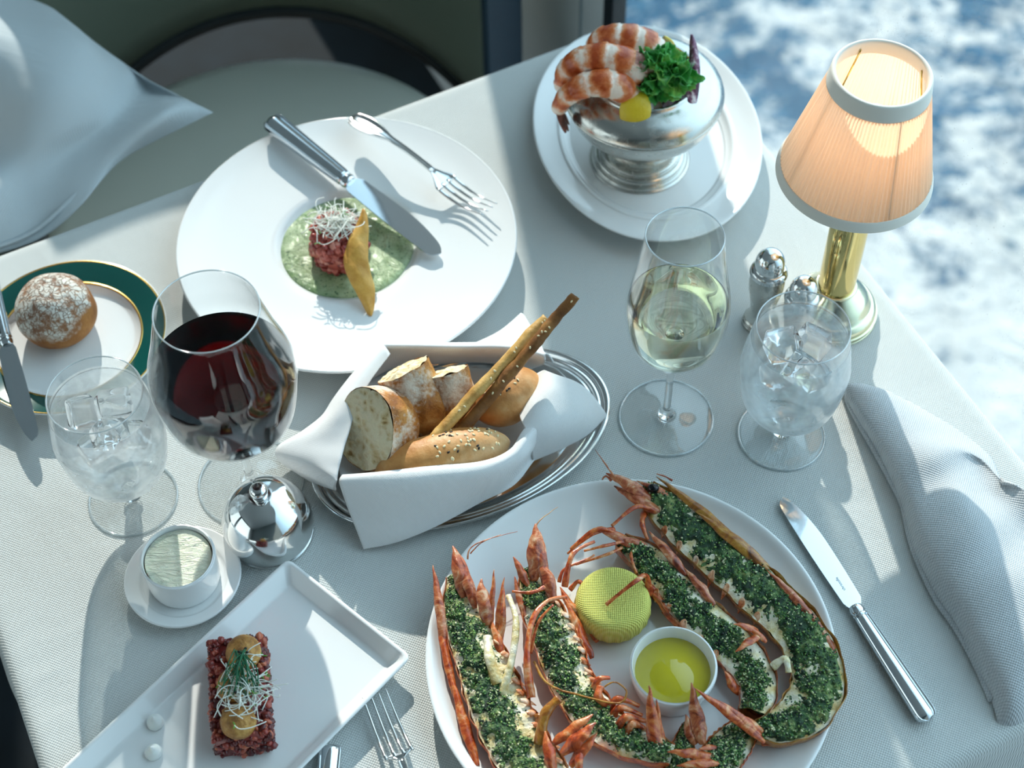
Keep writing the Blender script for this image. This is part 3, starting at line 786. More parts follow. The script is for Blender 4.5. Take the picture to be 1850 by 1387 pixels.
# ================================================================== cutlery
def knife(label, he, tp, edge=1, bl=.51, k=1.0, group=None):
    d = tp - he; L = d.length; x = d.normalized(); y = V((0, 0, 1)).cross(x).normalized(); z = x.cross(y)
    t = thing('table_knife', label, 'knife', he, group=group)
    t.rotation_euler = basis(x, y, z).to_3x3().to_euler()
    hb = L * (1 - bl)
    sec = [(-1, 0), (-.97, .55), (-.86, .72), (-.76, .45), (-.66, .55), (-.35, .92), (0, 1), (.35, .92), (.66, .55), (.76, .45), (.86, .72), (.97, .55), (1, 0)]
    sec = sec + [(a, -b) for a, b in sec[::-1][1:-1]]
    v, f = [], []; N = 40; n = len(sec)
    for i in range(N + 1):
        u = i / N; xx = u * (hb - .010)
        e = min(1, math.sqrt(max(0, 1 - (1 - min(u / .07, 1)) ** 2)))
        wd = (.0056 + .0030 * (1 - u) ** .8) * e * k + .0002; h = (.0042 + .0012 * (1 - u)) * e * k + .0001
        for a, b in sec: v.append(V((xx, a * wd, b * h)))
    for i in range(N):
        for j in range(n):
            l = (j + 1) % n; f.append((i*n+j, i*n+l, (i+1)*n+l, (i+1)*n+j))
    f.append(tuple(range(n))[::-1]); f.append(tuple(N*n+j for j in range(n)))
    mk('handle', (v, f), 'steel', t)
    R = Matrix.Translation((hb - .0105, 0, 0)) @ Matrix.Rotation(PI / 2, 4, 'Y')
    mk('collar', xf(slathe([(1e-6, 0), (.0052 * k, 0), (.0064 * k, .0015), (.0054 * k, .003), (.0062 * k, .0045), (.0058 * k, .0085), (.0040 * k, .0105), (1e-6, .0106)], 3, seg=32), R @ Matrix.Scale(.75, 4, V((1, 0, 0)))), 'steel', t)
    B0 = hb - .002; LB_ = L - B0
    up_, lo_ = [], []
    M_ = 34
    for i in range(M_ + 1):
        u = i / M_; xx = B0 + LB_ * u
        e = math.sqrt(max(0, 1 - max(0, (u - .90) / .10) ** 2))
        st = min(1, u / .05)
        spine = (.0068 + .0012 * math.sin(PI * u * .9)) * (.6 + .4 * st) * k
        edge_ = (.0085 + .0016 * math.sin(PI * u)) * (.55 + .45 * st) * k
        sh_ = max(0, (u - .55) / .45) ** 2 * .0065
        up_.append(V((xx, edge * (spine * e if u > .9 else spine) * (1), 0)))
        lo_.append(V((xx, -edge * (edge_ - sh_) * e, 0)))
    v, f = [], []
    for a, b in zip(up_, lo_):
        c_ = (a + b) / 2
        v += [V((a.x, a.y, -.0007)), V((a.x, a.y, .0007)), V((c_.x, c_.y * .7 + b.y * .3, .0006)), V((b.x, b.y, .0003)), V((b.x, b.y, -.0003)), V((c_.x, c_.y * .7 + b.y * .3, -.0006))]
    for i in range(M_):
        for j in range(6):
            l = (j + 1) % 6; f.append((i*6+j, i*6+l, (i+1)*6+l, (i+1)*6+j))
    f.append(tuple(range(6))[::-1]); f.append(tuple(M_*6+j for j in range(6)))
    b = mk('blade', (v, f), 'steel', t)
    mdd = b.modifiers.new('e', 'EDGE_SPLIT'); mdd.split_angle = math.radians(25)
    return t, b
def fork(label, he, tp, width=.0125, arch=.008, group=None, tine=.30):
    d = tp - he; L = d.length; x = d.normalized(); y = V((0, 0, 1)).cross(x).normalized(); z = x.cross(y)
    t = thing('table_fork', label, 'fork', he, group=group); t.rotation_euler = basis(x, y, z).to_3x3().to_euler()
    def zz(u): return arch * math.sin(PI * min(u / .62, 1)) * (1 if u < .62 else 0) - (.0075 * math.sin(PI * (u - .62) / .38) if u > .62 else 0)
    xh = L * (1 - tine)
    sec = [(-1, 0), (-.95, .8), (-.82, .8), (-.72, .3), (-.3, .45), (.3, .45), (.72, .3), (.82, .8), (.95, .8), (1, 0)]
    sec = sec + [(a, -.5 * b) for a, b in sec[::-1][1:-1]]
    def body(u0, u1, wf, tf, N=30):
        v, f = [], []; n = len(sec)
        for i in range(N + 1):
            u = u0 + (u1 - u0) * i / N; wd, th = wf(u), tf(u)
            for a, b in sec: v.append(V((L * u, a * wd, b * th + zz(u))))
        for i in range(N):
            for j in range(n):
                l = (j + 1) % n; f.append((i*n+j, i*n+l, (i+1)*n+l, (i+1)*n+j))
        f.append(tuple(range(n))[::-1]); f.append(tuple(N*n+j for j in range(n)))
        return v, f
    def hw(u):
        if u < .03: return .0100 * math.sqrt(max(0, 1 - (1 - u / .03) ** 2)) * .75 + .0005
        return .0030 + .0072 * max(0, 1 - (abs(u - .10) / .19) ** 1.6) if u < .29 else .0030 - .0004 * math.sin((u - .29) * 8)
    mk('handle', body(0, .60, hw, lambda u: .0022), 'silver', t)
    def nw(u):
        q_ = (u - .59) / ((1 - tine) - .59); return .0028 + (width - .0028) * min(1, q_ * 1.25) ** 1.4
    hd = body(.59, 1 - tine, nw, lambda u: .0015, 16)
    parts = [hd]
    for k_ in range(4):
        yo = (-1 + 2 * k_ / 3) * (width - .0018)
        pts = [V((L * u, yo * (1 - .10 * (u - (1 - tine)) / tine), zz(u))) for u in [1 - tine - .02 + (tine + .02) * j / 12 for j in range(13)]]
        parts.append(tube(pts, [.0018 - .0012 * (j / 12) ** 1.5 for j in range(13)], 10, .7))
    mk('tine_head', join(*parts), 'silver', t)
    return t
M['etched'] = m_simple('etched_mark', '#4b575e', .5)
t1, b1 = knife('silver knife resting across the rim of the tartare plate', W(486, 216, .037), W(797, 458, .0245), edge=-1, k=1.28)
t2, b2 = knife('silver knife lying right of the langoustine plate', W(1679, 1302, .0062), W(1415, 897, .0045), edge=1, k=1.0)
txt = bpy.data.curves.new('blade_mark', 'FONT'); txt.body = 'christofle'; txt.size = .0034; txt.extrude = .00002; txt.align_x = 'CENTER'
tmp = bpy.data.objects.new('tmp', txt); S.collection.objects.link(tmp)
bpy.context.view_layer.update()
mt_ = bpy.data.meshes.new_from_object(tmp.evaluated_get(bpy.context.evaluated_depsgraph_get())); bpy.data.objects.remove(tmp)
mt_.materials.clear(); mt_.materials.append(M['etched'])
to = bpy.data.objects.new('blade_mark', mt_); S.collection.objects.link(to); to.parent = b2
to.location = (.128, -.001, .00075)
t3, b3 = knife('small butter knife lying over the left edge of the bread plate', W(-34, 440, .020), W(58, 797, .0185), edge=1, k=.95, bl=.46)
t4, b4 = knife('knife end at the lower frame edge below the rectangular plate', W(598, 1344, .0062), W(560, 1800, .005), edge=1, bl=.5, k=1.0)
fork('silver fork resting with its handle over the tartare plate rim', W(634, 212, .040), W(886, 378, .036), .0120, .006)
fork('silver fork with four long tines lying between the rectangular plate and langoustines', W(800, 1560, .012), W(676, 1251, .014), .0118, .004, tine=.36)

# ================================================================== shrimp cocktail
q = NM('cooked_shrimp')
uvx = q.sep(q.co('UV'))[0]
bands = q.math('MULTIPLY_ADD', q.math('SINE', q.math('ADD', q.math('MULTIPLY', uvx, 31), q.math('MULTIPLY', q.noise(30, 2), 7))), .5, .5)
ff = q.math('ADD', q.math('MULTIPLY', bands, .30), q.math('MULTIPLY', q.noise(58, 5, .65), .85))
c = q.ramp(ff, (.38, '#b04a22'), (.50, '#d5723f'), (.60, '#e59a6c'), (.72, '#f6e2d2'))
M['shrimp'] = q.out(q.prin(c, .22, Normal=q.bump(q.noise(160, 4), .0008, 1), Subsurface_Weight=.12, Subsurface_Radius=(.004, .002, .001)).outputs[0])
M['shrimp_tail'] = m_noise('dark_shrimp_tail', [(.35, '#4a2a25'), (.6, '#8d4a38'), (.8, '#c07052')], 90, .3)
def shrimp(label, pts, r0, r1, tail=None):
    P_ = spl([W(*p) for p in pts], 14); n = len(P_)
    c0 = sum(P_, V((0, 0, 0))) / n
    t = thing('shrimp', label, 'shrimp', c0, group='shrimp hooked over the rim of the silver bowl')
    def rr(u):
        seg = (u * 5.5) % 1
        return (r0 + (r1 - r0) * u ** 1.1) * (1 + .10 * (1 - seg) ** .7) * (math.sqrt(max(.02, 1 - (1 - min(u / .10, 1)) ** 2)))
    vf = tube([p - c0 for p in P_], rr, 22, .92)
    mk('body', rough(vf, .0007, 160), 'shrimp', t, uv=tube.uv)
    if tail:
        a = P_[-1] - c0; e_ = W(*tail) - c0; d = (e_ - a); s = d.cross(V((0, 0, 1))).normalized()
        for k_ in (-1, 0, 1):
            q_ = [a - d * .1, a + d * .35 + s * k_ * .0035, a + d * (1 - .1 * abs(k_)) + s * k_ * .0055]
            mk('tail_fan', tube(spl(q_, 5), lambda u: .0036 * math.sin(PI * (.12 + .80 * u)) + .0003, 10, .4), 'shrimp_tail', t)
shrimp('nearest striped shrimp with its dark tail hanging over the silver bowl', [(1140, 170, .114), (1122, 156, .130), (1092, 150, .137), (1052, 156, .135), (1022, 176, .124), (1010, 196, .108)], .0158, .0070, (1027, 236, .083))
shrimp('middle curled pink shrimp between the other two', [(1162, 146, .128), (1128, 115, .142), (1088, 104, .146), (1048, 110, .142), (1023, 132, .130), (1020, 158, .112)], .0160, .0085)
shrimp('farthest shrimp at the back rim of the silver bowl', [(1182, 104, .130), (1160, 82, .140), (1125, 71, .145), (1092, 72, .142), (1076, 86, .130)], .0175, .0105)
M['shrimp_piece'] = m_noise('cut_shrimp_end', [(.35, '#9b5a50'), (.5, '#d59a8c'), (.65, '#f3ebe6')], 150, .2, (200, .001))
o = mk('shrimp_piece', rough(ball(.0135, 1.15, .95, .8, 24, 16), .003, 120), 'shrimp_piece', loc=W(1156, 116, .142))
tag(o, 'pale pink cut shrimp piece between the shrimp and the lettuce', 'shrimp')
q = NM('lemon_peel'); M['lemon_peel'] = q.out(q.prin(q.ramp(q.noise(40, 3), (.3, '#d9b81c'), (.7, '#edd43a')), .35, Normal=q.bump(q.noise(420, 3), .0006, 1)).outputs[0])
M['lemon_flesh'] = m_noise('lemon_flesh', [(.35, '#e3d77a'), (.7, '#f4eeb4')], 140, .25)
def wedge(label, loc, R, L_, w_, h_):
    """a lemon wedge: curved peel and two cut faces"""
    t = thing('lemon_wedge', label, 'lemon', loc); t.rotation_euler = R
    rows = []
    for i in range(17):
        u = -1 + 2 * i / 16; s = math.sqrt(max(0, 1 - u * u)) ** 1.1
        rows.append([V((u * L_, w_ * s * math.sin(a), h_ * s * (math.cos(a) - .0))) for a in [(-.85 + 1.7 * j / 8) for j in range(9)]])
    mk('peel', grid(rows), 'lemon_peel', t, solid=.0015, offset=-1, sub=1)
    fl = []
    for sg in (-1, 1):
        rr = []
        for i in range(17):
            u = -1 + 2 * i / 16; s = math.sqrt(max(0, 1 - u * u)) ** 1.1 * .93
            rr.append([V((u * L_ * .95, w_ * s * math.sin(sg * .83) * k_, h_ * s * math.cos(.83) * k_)) for k_ in (0, .35, .7, 1)])
        fl.append(grid(rr))
    mk('flesh', join(*fl), 'lemon_flesh', t, solid=.0008)
    return t
def rot_to(x, z):
    x = V(x).normalized(); z = V(z); y = z.cross(x).normalized(); z = x.cross(y); return basis(x, y, z).to_3x3().to_euler()
wedge('lemon wedge with its yellow peel outward at the front of the lettuce', W(1147, 197, .1115), rot_to((.10, .55, .85), (-.05, -1, .55)), .0195, .0195, .0135)
wedge('lemon wedge tucked upright behind the lettuce', W(1192, 102, .115), rot_to((.2, .2, 1), (.6, .5, .2)), .021, .016, .015)
# lettuce
q = NM('green_lettuce')
c = q.ramp(q.noise(60, 4, .6), (.3, '#2a8440'), (.5, '#52b652'), (.72, '#b4e070'))
d_ = q.n('BsdfTranslucent'); q.l(c, d_.inputs[0])
p_ = q.prin(c, .35, Normal=q.bump(q.noise(180, 3), .0008, 1))
M['lettuce'] = q.out(q.mixs(.25, p_.outputs[0], d_.outputs[0]))
rnd = random.Random(11)
LC = W(1198, 160, .116)
t = thing('lettuce', 'frilly bright green lettuce standing in the silver bowl', 'lettuce', LC)
for k_ in range(34):
    ph_ = rnd.uniform(0, 2 * PI); el = rnd.uniform(-.15, 1.45)
    dr_ = V((math.cos(ph_) * math.cos(el), math.sin(ph_) * math.cos(el), math.sin(el)))
    cen = V((dr_.x * .0230, dr_.y * .0190, .014 + dr_.z * .026)) * rnd.uniform(.75, 1.05)
    nr = (dr_ + V((rnd.uniform(-.7, .7), rnd.uniform(-.7, .7), rnd.uniform(-.4, .8)))).normalized()
    ax_ = nr.cross(V((.3, .2, .9))).normalized(); ay_ = nr.cross(ax_)
    R0 = rnd.uniform(.0090, .0150); a1, a2 = rnd.uniform(0, 6), rnd.uniform(0, 6); rows = []
    for i in range(9):
        rr = R0 * i / 8; r = []
        for j in range(49):
            th = 2 * PI * j / 48
            k2 = (i / 8) ** 2
            rad = rr * (1 + .10 * math.sin(3 * th + a1) + .07 * k2 * math.sin(17 * th + a2))
            h = R0 * k2 * (.42 * math.sin(4 * th + a1) + .16 * math.sin(9 * th + a2)) - R0 * .35 * (1 - k2)
            r.append(cen + ax_ * (rad * math.cos(th)) + ay_ * (rad * math.sin(th)) + nr * h)
        rows.append(r)
    mk('leaf', grid(rows), 'lettuce', t, solid=.0004)
M['radicchio'] = m_noise('purple_white_leaf', [(.42, '#4c1f3c'), (.52, '#8d5a78'), (.62, '#efe6ea')], 60, .35, mapsc=(2.2, 2.2, .5))
pa, pb = W(1242, 196, .108), W(1250, 66, .155)
rows = []
for i in range(11):
    u = i / 10; wd = .0075 * (1 - u) ** .6 + .0003; p = pa.lerp(pb, u) + V((.004 * math.sin(PI * u), 0, 0))
    rows.append([p + V((k_ * wd, .003 * k_ * k_, .0)) for k_ in (-1, -.5, 0, .5, 1)])
o = mk('radicchio_leaf', patch(rows, 3, 3), 'radicchio', solid=.0014)
tag(o, 'narrow purple and white leaf standing up behind the lettuce', 'leaf')
M['dark_leaf'] = m_noise('dark_red_leaf', [(.4, '#1b0d16'), (.7, '#4a1f30')], 60, .35)
rows = [[W(1196 + 11 * j, 184 + 9 * i - 4 * j, .118 - .003 * i) + V((0, 0, .002 * math.sin(j * 2 + i))) for j in range(5)] for i in range(3)]
o = mk('red_leaf', patch(rows, 5, 4, .002, 120), 'dark_leaf', solid=.0006)
tag(o, 'dark red salad leaf at the front rim of the silver bowl', 'leaf')

# ================================================================== rectangular plate food
BC = W(441, 1272, .0056)
e1, e2 = W(378, 1176, .034), W(487, 1160, .034)
bx = (e2 - e1); bx.z = 0; bx.normalize(); by = V((-bx.y, bx.x, 0))
rz = math.atan2(bx.y, bx.x)
hw_, hl_, hh_ = .0205, .0415, .029
def pl_box(r):
    f_ = r.random()
    if f_ < .42: return V((r.uniform(-hw_, hw_), r.uniform(-hl_, hl_), hh_ - .001 + r.uniform(-.001, .001)))
    if f_ < .78: return V((r.choice((-1, 1)) * (hw_ - .0005), r.uniform(-hl_, hl_), r.uniform(.002, hh_ - .001)))
    return V((r.uniform(-hw_, hw_), r.choice((-1, 1)) * (hl_ - .0005), r.uniform(.002, hh_ - .001)))
o = mk('tartare_block', join(box(-hw_ + .001, hw_ - .001, -hl_ + .001, hl_ - .001, .001, hh_ - .001), chunks(620, pl_box, .0018, .0036, random.Random(5), (7, 4))), 'tartare_dark', loc=BC)
o.rotation_euler = (0, 0, rz)
tag(o, 'rectangular block of dark minced beef tartare on the long plate', 'tartare')
for (px, py, lb) in ((440, 1178, 'round golden fried ball at the far end of the tartare block'), (430, 1303, 'round golden fried ball at the near end of the tartare block'), (424, 1238, 'golden fried ball mostly hidden under sprouts on the tartare block')):
    o = mk('fried_ball', rough(ball(.0132, 1, 1, .92, 36, 24), .0009, 130, px), 'crust_ball', loc=W(px, py, .0420) if py != 1238 else W(px, py, .038)); tag(o, lb, 'croquette')
TB = W(440, 1245, .052)
sprouts('white_sprouts', 'white sprouts with green tips piled along the tartare block', 95, TB, lambda r: bx * r.gauss(0, .009) + by * r.gauss(0, .014) + V((0, 0, r.uniform(-.006, .004))), random.Random(9), lmin=.012, lmax=.024, leafp=.16, up=.2)
ch = []; sd2 = []
r = random.Random(3); CB = W(433, 1205, .058)
for i in range(26):
    a = r.uniform(-.5, .5); L_ = r.uniform(.018, .03)
    p0 = V((r.uniform(-.005, .005), .011 + r.uniform(-.003, .003), r.uniform(0, .003))); p1 = V((r.uniform(-.014, .016), .008 - L_, r.uniform(-.010, -.001)))
    pm = (p0 + p1) / 2 + V((r.uniform(-.004, .004), 0, r.uniform(.002, .008)))
    ch.append(tube(spl([p0, pm, p1], 6), .00048, 5))
    if i % 3 == 0: sd2.append(ball(.0013, 1, .8, .8, 8, 6, p1 if i % 2 else p0))
o = mk('chives', join(*ch), 'chive', loc=CB); tag(o, 'thin dark green chive shoots lying over the white sprouts', 'chives', kind='stuff')
s_ = mk('chive_seeds', join(*sd2), 'chive_seed', o); s_['kind'] = 'stuff'
for px, py, lb in ((281, 1300, 'small peaked white cream dollop, the farther of two beside the tartare block'), (278, 1354, 'small peaked white cream dollop, the nearer of two beside the tartare block')):
    v_ = slathe([(1e-6, .0112), (.0008, .0104), (.0022, .0074), (.0034, .0060), (.0052, .0045), (.0058, .0040), (.0066, .0022), (.0064, .0006), (.0055, 0), (1e-6, 0)], 4, seg=40)
    o = mk('cream_dollop', rough(v_, .0005, 200, px), 'cream_dollop', loc=W(px, py + 6, .0056)); tag(o, lb, 'cream')
# ================================================================== bread napkin and bread
def sheet(rows, **k): return patch([[W(*p) for p in r] for r in rows], **k)
front = sheet([
    [(618,858,.050),(700,852,.056),(800,842,.057),(880,832,.056),(922,812,.056),(945,776,.056),(985,735,.052)],
    [(612,868,.050),(700,860,.058),(800,850,.060),(885,840,.059),(930,820,.058),(955,786,.058),(1000,740,.050)],
    [(616,884,.044),(700,880,.053),(800,868,.056),(885,856,.054),(938,832,.050),(966,797,.046),(1005,750,.044)],
    [(632,930,.026),(700,928,.032),(790,912,.036),(872,885,.036),(925,856,.034),(962,815,.032),(1010,765,.03)],
    [(648,970,.012),(710,965,.017),(788,940,.022),(866,900,.026),(922,868,.026),(960,828,.025),(1008,775,.024)],
    [(656,990,.004),(716,978,.010),(788,950,.017),(868,905,.021),(928,874,.022),(964,834,.022),(1004,780,.022)]], nu=8, nv=6, amp=.0014, fs=22, seed=3)
right = sheet([
    [(940,735,.030),(950,700,.040),(968,678,.050),(985,668,.056)],
    [(940,752,.052),(962,728,.060),(990,702,.062),(1003,676,.057)],
    [(950,775,.056),(985,752,.060),(1020,722,.054),(1040,690,.045)],
    [(958,800,.046),(1000,782,.048),(1045,752,.040),(1068,712,.030)],
    [(962,825,.028),(1003,808,.026),(1058,782,.018),(1093,746,.016)],
    [(962,832,.020),(1002,814,.016),(1059,786,.012),(1092,754,.012)]], nu=8, nv=6, amp=.0012, fs=26, seed=8)
left = sheet([
    [(705,640,.058),(672,684,.060),(650,724,.060),(638,755,.058),(630,782,.056),(622,805,.054),(616,828,.053),(612,845,.051),(610,858,.050),(610,868,.048)],
    [(693,624,.060),(655,668,.062),(626,712,.062),(608,745,.060),(588,775,.054),(565,800,.048),(560,822,.046),(575,843,.046),(592,858,.047),(608,872,.047)],
    [(680,632,.040),(638,674,.040),(606,716,.040),(582,752,.036),(545,781,.036),(508,803,.034),(508,824,.032),(540,848,.030),(572,866,.032),(606,880,.036)],
    [(676,645,.016),(636,690,.016),(604,730,.015),(580,766,.012),(546,795,.010),(508,818,.010),(506,832,.010),(540,855,.010),(572,872,.012),(608,886,.016)]], nu=5, nv=7, amp=.0008, fs=26, seed=5)
backs = sheet([
    [(672,684,.020),(720,660,.018),(800,655,.018),(880,655,.018),(960,665,.018)],
    [(693,640,.045),(760,642,.045),(850,642,.045),(930,645,.045),(984,655,.048)],
    [(693,624,.060),(760,625,.062),(850,627,.062),(930,629,.062),(985,640,.058)],
    [(696,622,.050),(762,620,.052),(850,620,.052),(932,622,.052),(992,640,.045)],
    [(700,628,.020),(765,624,.020),(850,624,.020),(936,630,.018),(1000,655,.018)]], nu=8, nv=6, amp=.0010, fs=24, seed=1)
spike = sheet([[(840,628,.050),(900,600,.040),(941,566,.030)], [(905,632,.056),(932,606,.042),(944,568,.030)], [(985,642,.056),(972,612,.040),(948,573,.028)]], nu=6, nv=6)
floor_ = sheet([[(640,700,.014),(720,670,.014),(820,665,.014),(960,670,.014)], [(625,760,.014),(720,740,.013),(820,730,.013),(985,700,.014)], [(612,840,.018),(720,820,.013),(830,800,.013),(960,760,.016)], [(625,880,.030),(720,862,.022),(830,850,.022),(940,800,.024)]], nu=6, nv=6)
o = mk('bread_napkin', join(front, right, left, backs, spike, floor_), 'napkin_white', solid=.0016, recalc=False)
tag(o, 'white cotton napkin folded into a pouch around the bread on the oval tray', 'napkin')

q = NM('open_bread_crumb'); v1 = q.voro(150, q.mapv((1, 1, 1.3), (.5, .3, 0))); h_ = q.math('ADD', q.math('MULTIPLY', v1, .45), q.math('MULTIPLY', q.noise(85, 5, .65), 1.0))
c = q.ramp(h_, (.46, '#a67f48'), (.58, '#e2c894'), (.78, '#f6e6c2'))
M['crumb'] = q.out(q.prin(c, .8, Normal=q.bump(h_, .004, 1), Subsurface_Weight=.08).outputs[0])
q = NM('baked_crust'); n_ = q.noise(55, 5, .65); c = q.ramp(n_, (.3, '#7d4517'), (.5, '#b5722c'), (.7, '#d79d52'))
fl_ = q.ramp(q.math('ADD', q.noise(24, 4), q.math('MULTIPLY', q.noise(300, 3), .35)), (.66, 0.0), (.82, .8))
c = q.mix(fl_, c, lin('#e9dfcf'))
vv = q.mapv((420, 420, 420)); vx, vy, vz = q.sep(vv)
cr = q.math('ADD', q.math('SINE', vx), q.math('ADD', q.math('SINE', vy), q.math('SINE', vz)))
M['crust'] = q.out(q.prin(c, .55, Normal=q.bump(cr, .0006, .7, q.bump(q.noise(130, 5, .7), .002, 1))).outputs[0])
q = NM('smooth_roll_crust'); c = q.ramp(q.noise(28, 4, .6), (.3, '#b5763a'), (.5, '#cf9556'), (.75, '#e8c594'))
M['roll'] = q.out(q.prin(c, .5, Normal=q.bump(q.noise(90, 5), .0012, 1)).outputs[0])
M['seed_white'] = m_simple('sesame_seed', '#efdfb4', .4); M['seed_black'] = m_simple('black_sesame_seed', '#1d1712', .4)
def loaf(name, label, face_c, a, b, sa, sb, L, group=None, curve=.004, seed=0):
    """baguette piece: cut face at face_c, axis a runs into the loaf"""
    a = V(a).normalized(); b = V(b); b = (b - a * a.dot(b)).normalized(); c = a.cross(b)
    t = thing(name, label, 'bread', face_c, group=group)
    v, f = [], []; n = 36; N = 14
    def sec(th, k): 
        e = 1 + .05 * noise.noise(V((math.cos(th) * 1.5 + seed, math.sin(th) * 1.5, k * 2)))
        return b * (sa * math.cos(th) * e) + c * (sb * math.sin(th) * e)
    for i in range(N + 1):
        u = i / N; k = math.sqrt(max(0.0, 1 - max(0, (u - .55) / .45) ** 2.2)) * .97 + .03
        for j in range(n):
            v.append(sec(2 * PI * j / n, u) * k + a * (L * u))
    for i in range(N):
        for j in range(n):
            l = (j + 1) % n; f.append((i*n+j, i*n+l, (i+1)*n+l, (i+1)*n+j))
    f.append(tuple(N*n+j for j in range(n)))
    mk('crust', rough((v, f), .0012, 90, seed), 'crust', t)
    rows = []
    for i in range(13):
        k = i / 12
        rows.append([sec(2 * PI * j / 40, 0) * k * .985 - a * (.0015 * (1 - k * k)) for j in range(41)])
    g = grid(rows); g = ([p + a * (.0022 * noise.noise(p * 110 + V((seed, 0, 0))) + .0018 * noise.noise(p * 260)) for p in g[0]], g[1])
    mk('crumb', g, 'crumb', t, sub=1)
    return t
ln = V((-.62, -.52, .58)).normalized()
loaf('baguette_piece', 'largest cut baguette piece with its holed crumb facing left at the front of the bread', W(660, 776, .058), -ln, (.18, .62, .72), .0345, .0315, .044, seed=1)
loaf('baguette_piece', 'baguette piece behind the largest one with torn crumb on top', W(728, 668, .072), (.42, -.55, -.72), (.9, .2, .2), .0225, .019, .062, seed=2)
loaf('baguette_piece', 'floury crusty bread piece between the baguette and the breadsticks', W(806, 672, .066), (.25, -.62, -.70), (.9, .1, .1), .0190, .016, .05, seed=5)
def seeds(n, surf, mat, parent, sz=.0013):
    vs = []
    for i in range(n):
        p, nr, an = surf(i)
        x = nr.cross(V((math.cos(an), math.sin(an), .2))).normalized(); y = nr.cross(x)
        vs.append(xf(ball(sz, 1.25, .75, .45, 7, 5), basis(x, y, nr, p)))
    o = mk('seeds' if mat == 'seed_white' else 'dark_seeds', join(*vs), mat, parent); o['kind'] = 'stuff'
def roll(label, c0, ax, sx, sy, sz, seedreg, seed):
    ax = V(ax).normalized(); z = V((0, 0, 1)); z = (z - ax * ax.z).normalized(); y = z.cross(ax)
    t = thing('seeded_roll', label, 'bread roll', c0); t.rotation_euler = basis(ax, y, z).to_3x3().to_euler()
    def shp(u, th):
        s = max(0, 1 - abs(u) ** 2.4) ** .6
        k = 1 + .04 * noise.noise(V((u * 3, math.cos(th), math.sin(th) + seed)))
        return V((sx * u, sy * s * math.cos(th) * k, sz * s * math.sin(th) * k))
    rows = [[shp(-math.cos(PI * i / 32), 2 * PI * j / 32) for j in range(33)] for i in range(33)]
    mk('crust', grid(rows), 'roll', t, sub=1)
    r = random.Random(seed)
    def sf(i):
        u = r.uniform(*seedreg[0]); th = r.uniform(*seedreg[1]); p = shp(u, th)
        return p, V((p.x / sx ** 2 , p.y / sy ** 2, p.z / sz ** 2)).normalized(), r.uniform(0, 6)
    seeds(46, sf, 'seed_white', t); seeds(14, sf, 'seed_black', t, .0012)
roll('long seeded roll lying at the front edge of the bread napkin', W(800, 826, .044), (.97, .22, .05), .056, .0215, .020, ((-.1, .85), (.7, 2.3)), 3)
roll('round seeded roll at the back right behind the breadsticks', W(918, 716, .044), (.85, .5, .0), .033, .024, .021, ((-.7, .3), (.5, 1.9)), 8)
M['stick_light'] = m_noise('pale_breadstick', [(.3, '#b5803a'), (.55, '#dcae62'), (.8, '#efcf8e')], 60, .5, (140, .001))
M['stick_dark'] = m_noise('dark_breadstick', [(.3, '#6c421d'), (.55, '#96632f'), (.8, '#b98a4a')], 60, .5, (140, .001))
def stick(label, a, m_, b, r0, mat, seed):
    pts = spl([a, m_, b], 22); pts = [p + noise.noise_vector(p * 40 + V((seed, 0, 0))) * .0014 for p in pts]
    t = thing('breadstick', label, 'breadstick', a, group=None)
    vf = tube([p - a for p in pts], lambda u: r0 * (1 - .22 * u) * (1 + .12 * noise.noise(V((u * 9, seed, 0)))), 14, .8)
    mk('stick', rough(vf, .0007, 200, seed), mat, t)
    r = random.Random(seed); L = len(pts)
    def sf(i):
        k = int(r.uniform(.35, .98) * (L - 1)); n_ = V((r.uniform(-.5, .5), -.5, .8)).normalized()
        return pts[k] - a + n_ * r0 * .80, n_, r.uniform(0, 6)
    seeds(9, sf, 'seed_white', t, .0011)
stick('pale breadstick leaning out of the bread napkin, left of the dark one', W(752, 832, .046), W(866, 702, .074), W(988, 573, .098), .0056, 'stick_light', 2)
stick('longer dark seeded breadstick leaning out of the bread napkin', W(812, 806, .044), W(925, 668, .082), W(1040, 534, .118), .0058, 'stick_dark', 5)

# round bread roll on the side plate
q = NM('floured_roll'); n_ = q.noise(30, 5, .6); c = q.ramp(n_, (.3, '#6f3f1a'), (.55, '#9c642d'), (.75, '#bd8543'))
ox, oy, oz = q.sep(q.co())
dv = q.n('VectorMath', operation='ADD'); q.l(q.co(), dv.inputs[0]); nn_ = q.n('TexNoise'); nn_.inputs['Scale'].default_value = 110; q.l(q.co(), nn_.inputs[0]); sc_ = q.n('VectorMath', operation='SCALE'); q.l(nn_.outputs['Color'], sc_.inputs[0]); sc_.inputs['Scale'].default_value = .012; q.l(sc_.outputs[0], dv.inputs[1])
ck = q.voro(190, dv.outputs[0], 'DISTANCE_TO_EDGE')
top_ = q.math('ADD', q.math('MULTIPLY', oz, 34), q.math('ADD', q.math('MULTIPLY', q.noise(38, 4, .6), 1.3), q.math('MULTIPLY', ox, -6)))
fm_ = q.math('MULTIPLY', q.ramp(top_, (.0, 0.0), (1, 1.0)), 1.0)
fmx = q.n('MapRange'); fmx.inputs[1].default_value = 1.42; fmx.inputs[2].default_value = 1.72; q.l(top_, fmx.inputs[0])
cr_ = q.ramp(ck, (.01, .15), (.08, 1.0))
fac = q.math('MULTIPLY', q.math('MULTIPLY', fmx.outputs[0], cr_), q.ramp(q.noise(60, 4, .7), (.40, .1), (.52, .95)))
c = q.mix(fac, c, lin('#ddd9cf'))
M['round_roll'] = q.out(q.prin(c, .7, Normal=q.bump(q.math('ADD', q.math('MULTIPLY', fac, .6), q.noise(90, 5)), .0016, 1)).outputs[0])
RC_ = W(112, 590, .0085)
